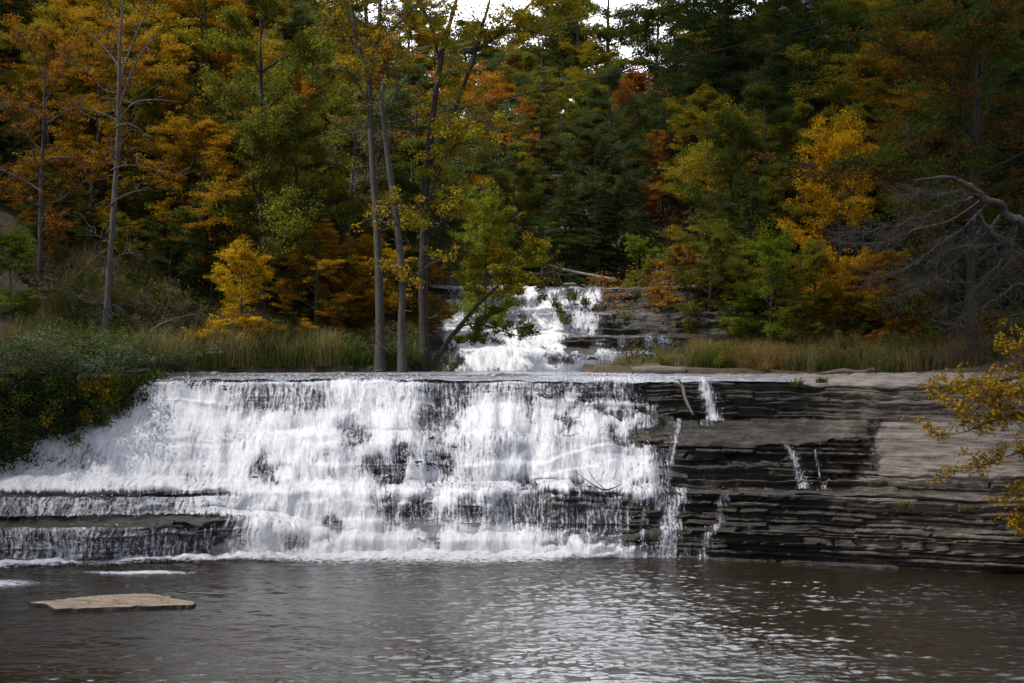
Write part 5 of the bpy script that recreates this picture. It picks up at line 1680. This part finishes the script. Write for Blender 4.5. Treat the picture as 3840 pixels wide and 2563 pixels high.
rp.color_ramp.elements[1].position = .58
mx = nt.nodes.new('ShaderNodeMix')
mx.data_type = 'RGBA'
mx.inputs['B'].default_value = (12, 12.2, 13, 1)      # sunlit white cloud
# a bank of brilliant sunlit cumulus stands over the head of the valley
dt = nt.nodes.new('ShaderNodeVectorMath')
dt.operation = 'DOT_PRODUCT'
dt.inputs[1].default_value = (0.06, math.cos(R(27)), math.sin(R(27)))
nt.links.new(tc.outputs['Generated'], dt.inputs[0])
ad = nt.nodes.new('ShaderNodeMath')
ad.operation = 'MULTIPLY_ADD'
ad.inputs[1].default_value = .16
nt.links.new(nz.outputs[0], ad.inputs[0])
nt.links.new(dt.outputs['Value'], ad.inputs[2])
mr = nt.nodes.new('ShaderNodeMapRange')
mr.interpolation_type = 'SMOOTHSTEP'
mr.inputs['From Min'].default_value = .955
mr.inputs['From Max'].default_value = 1.04
nt.links.new(ad.outputs[0], mr.inputs['Value'])
mb = nt.nodes.new('ShaderNodeMix')
mb.data_type = 'RGBA'
mb.inputs['B'].default_value = (60, 61, 66, 1)
nt.links.new(mr.outputs[0], mb.inputs['Factor'])
for a, b in ((tc.outputs['Generated'], mp.inputs[0]), (mp.outputs[0], nz.inputs['Vector']), (nz.outputs[0], rp.inputs[0]), (rp.outputs[0], mx.inputs['Factor']), (sky.outputs[0], mx.inputs['A']), (mx.outputs['Result'], mb.inputs['A']), (mb.outputs['Result'], bg.inputs[0]), (bg.outputs[0], out.inputs[0])):
    nt.links.new(a, b)

sun = bpy.data.lights.new('sun', 'SUN')
sun.energy = 5.0
sun.angle = R(0.6)
sun.color = (1, .95, .87)
so = bpy.data.objects.new('sun', sun)
COL.objects.link(so)
az, elv = R(SUN_AZ), R(SUN_EL)
to_sun = Vector((math.sin(az) * math.cos(elv), math.cos(az) * math.cos(elv), math.sin(elv)))
so.rotation_euler = to_sun.to_track_quat('Z', 'Y').to_euler()
so.location = to_sun * 80

# two added, unseen cloudlike sun blockers; the gap leaves the valley's middle lit
def sun_blocker(x0, x1, y0, y1, edge, seed, label):
    xs, ys = np.linspace(x0, x1, 70), np.linspace(y0, y1, 90)
    X, Y = np.meshgrid(xs, ys)
    wv = 16 * (fbm(ys * .03, 0, 0, seed, 3) - .5)[:, None]
    X = X + wv + np.sign(edge) * np.maximum(0, Y - 55) * (.3 if edge > 0 else .06)
    f = np.minimum.reduce([(X - X.min()) / 25, (X.max() - X) / 25, (Y - y0) / 25, (y1 - Y) / 25])
    f = np.sqrt(np.clip(f, 0, 1))
    up = f * (18 + 50 * fbm(X * .03, Y * .03, 0, seed + 1, 4))
    dn = -f * (6 + 10 * fbm(X * .05, Y * .05, 0, seed + 2, 3))
    off = np.array(to_sun) * (2600 / to_sun.z)
    n = X.size
    V = np.concatenate([np.stack([X + off[0], Y + off[1], up + 2600], -1).reshape(-1, 3), np.stack([X + off[0], Y + off[1], dn + 2600], -1).reshape(-1, 3)])
    g = grid_faces(*X.shape)
    return link('sun_blocker', mesh_np('sun_blocker', V, np.concatenate([g, g[:, ::-1] + n]), smooth=True), blocker_mat, kind='structure', label=label, cat='sun_blocker')


blocker_mat = plain('blocker_white', (.8, .8, .82), (.9, .9, .9), .02, 1.0)
sun_blocker(-422, -21.5, -60, 460, -21.5, 11, 'added cloudlike sun blocker shading the left side of the valley')
sun_blocker(10, 417, -60, 460, 10, 12, 'added cloudlike sun blocker shading the right side of the valley')

cam = bpy.data.cameras.new('camera')
cam.sensor_width = 36
cam.lens = 36 * F / 3840
cam.clip_end = 9000
cam.dof.use_dof = True
cam.dof.focus_distance = 57
cam.dof.aperture_fstop = 1.3
co = bpy.data.objects.new('camera', cam)
COL.objects.link(co)
co.location = (0, 0, EYE)
co.rotation_euler = (R(90), 0, 0)
SC.camera = co

SC.render.engine = 'CYCLES'
SC.cycles.max_bounces = 8
SC.cycles.diffuse_bounces = 3
SC.cycles.transparent_max_bounces = 12
SC.cycles.use_denoising = True
SC.view_settings.view_transform = 'Standard'
SC.view_settings.look = 'None'
SC.view_settings.exposure = 0.8
SC.view_settings.gamma = 1
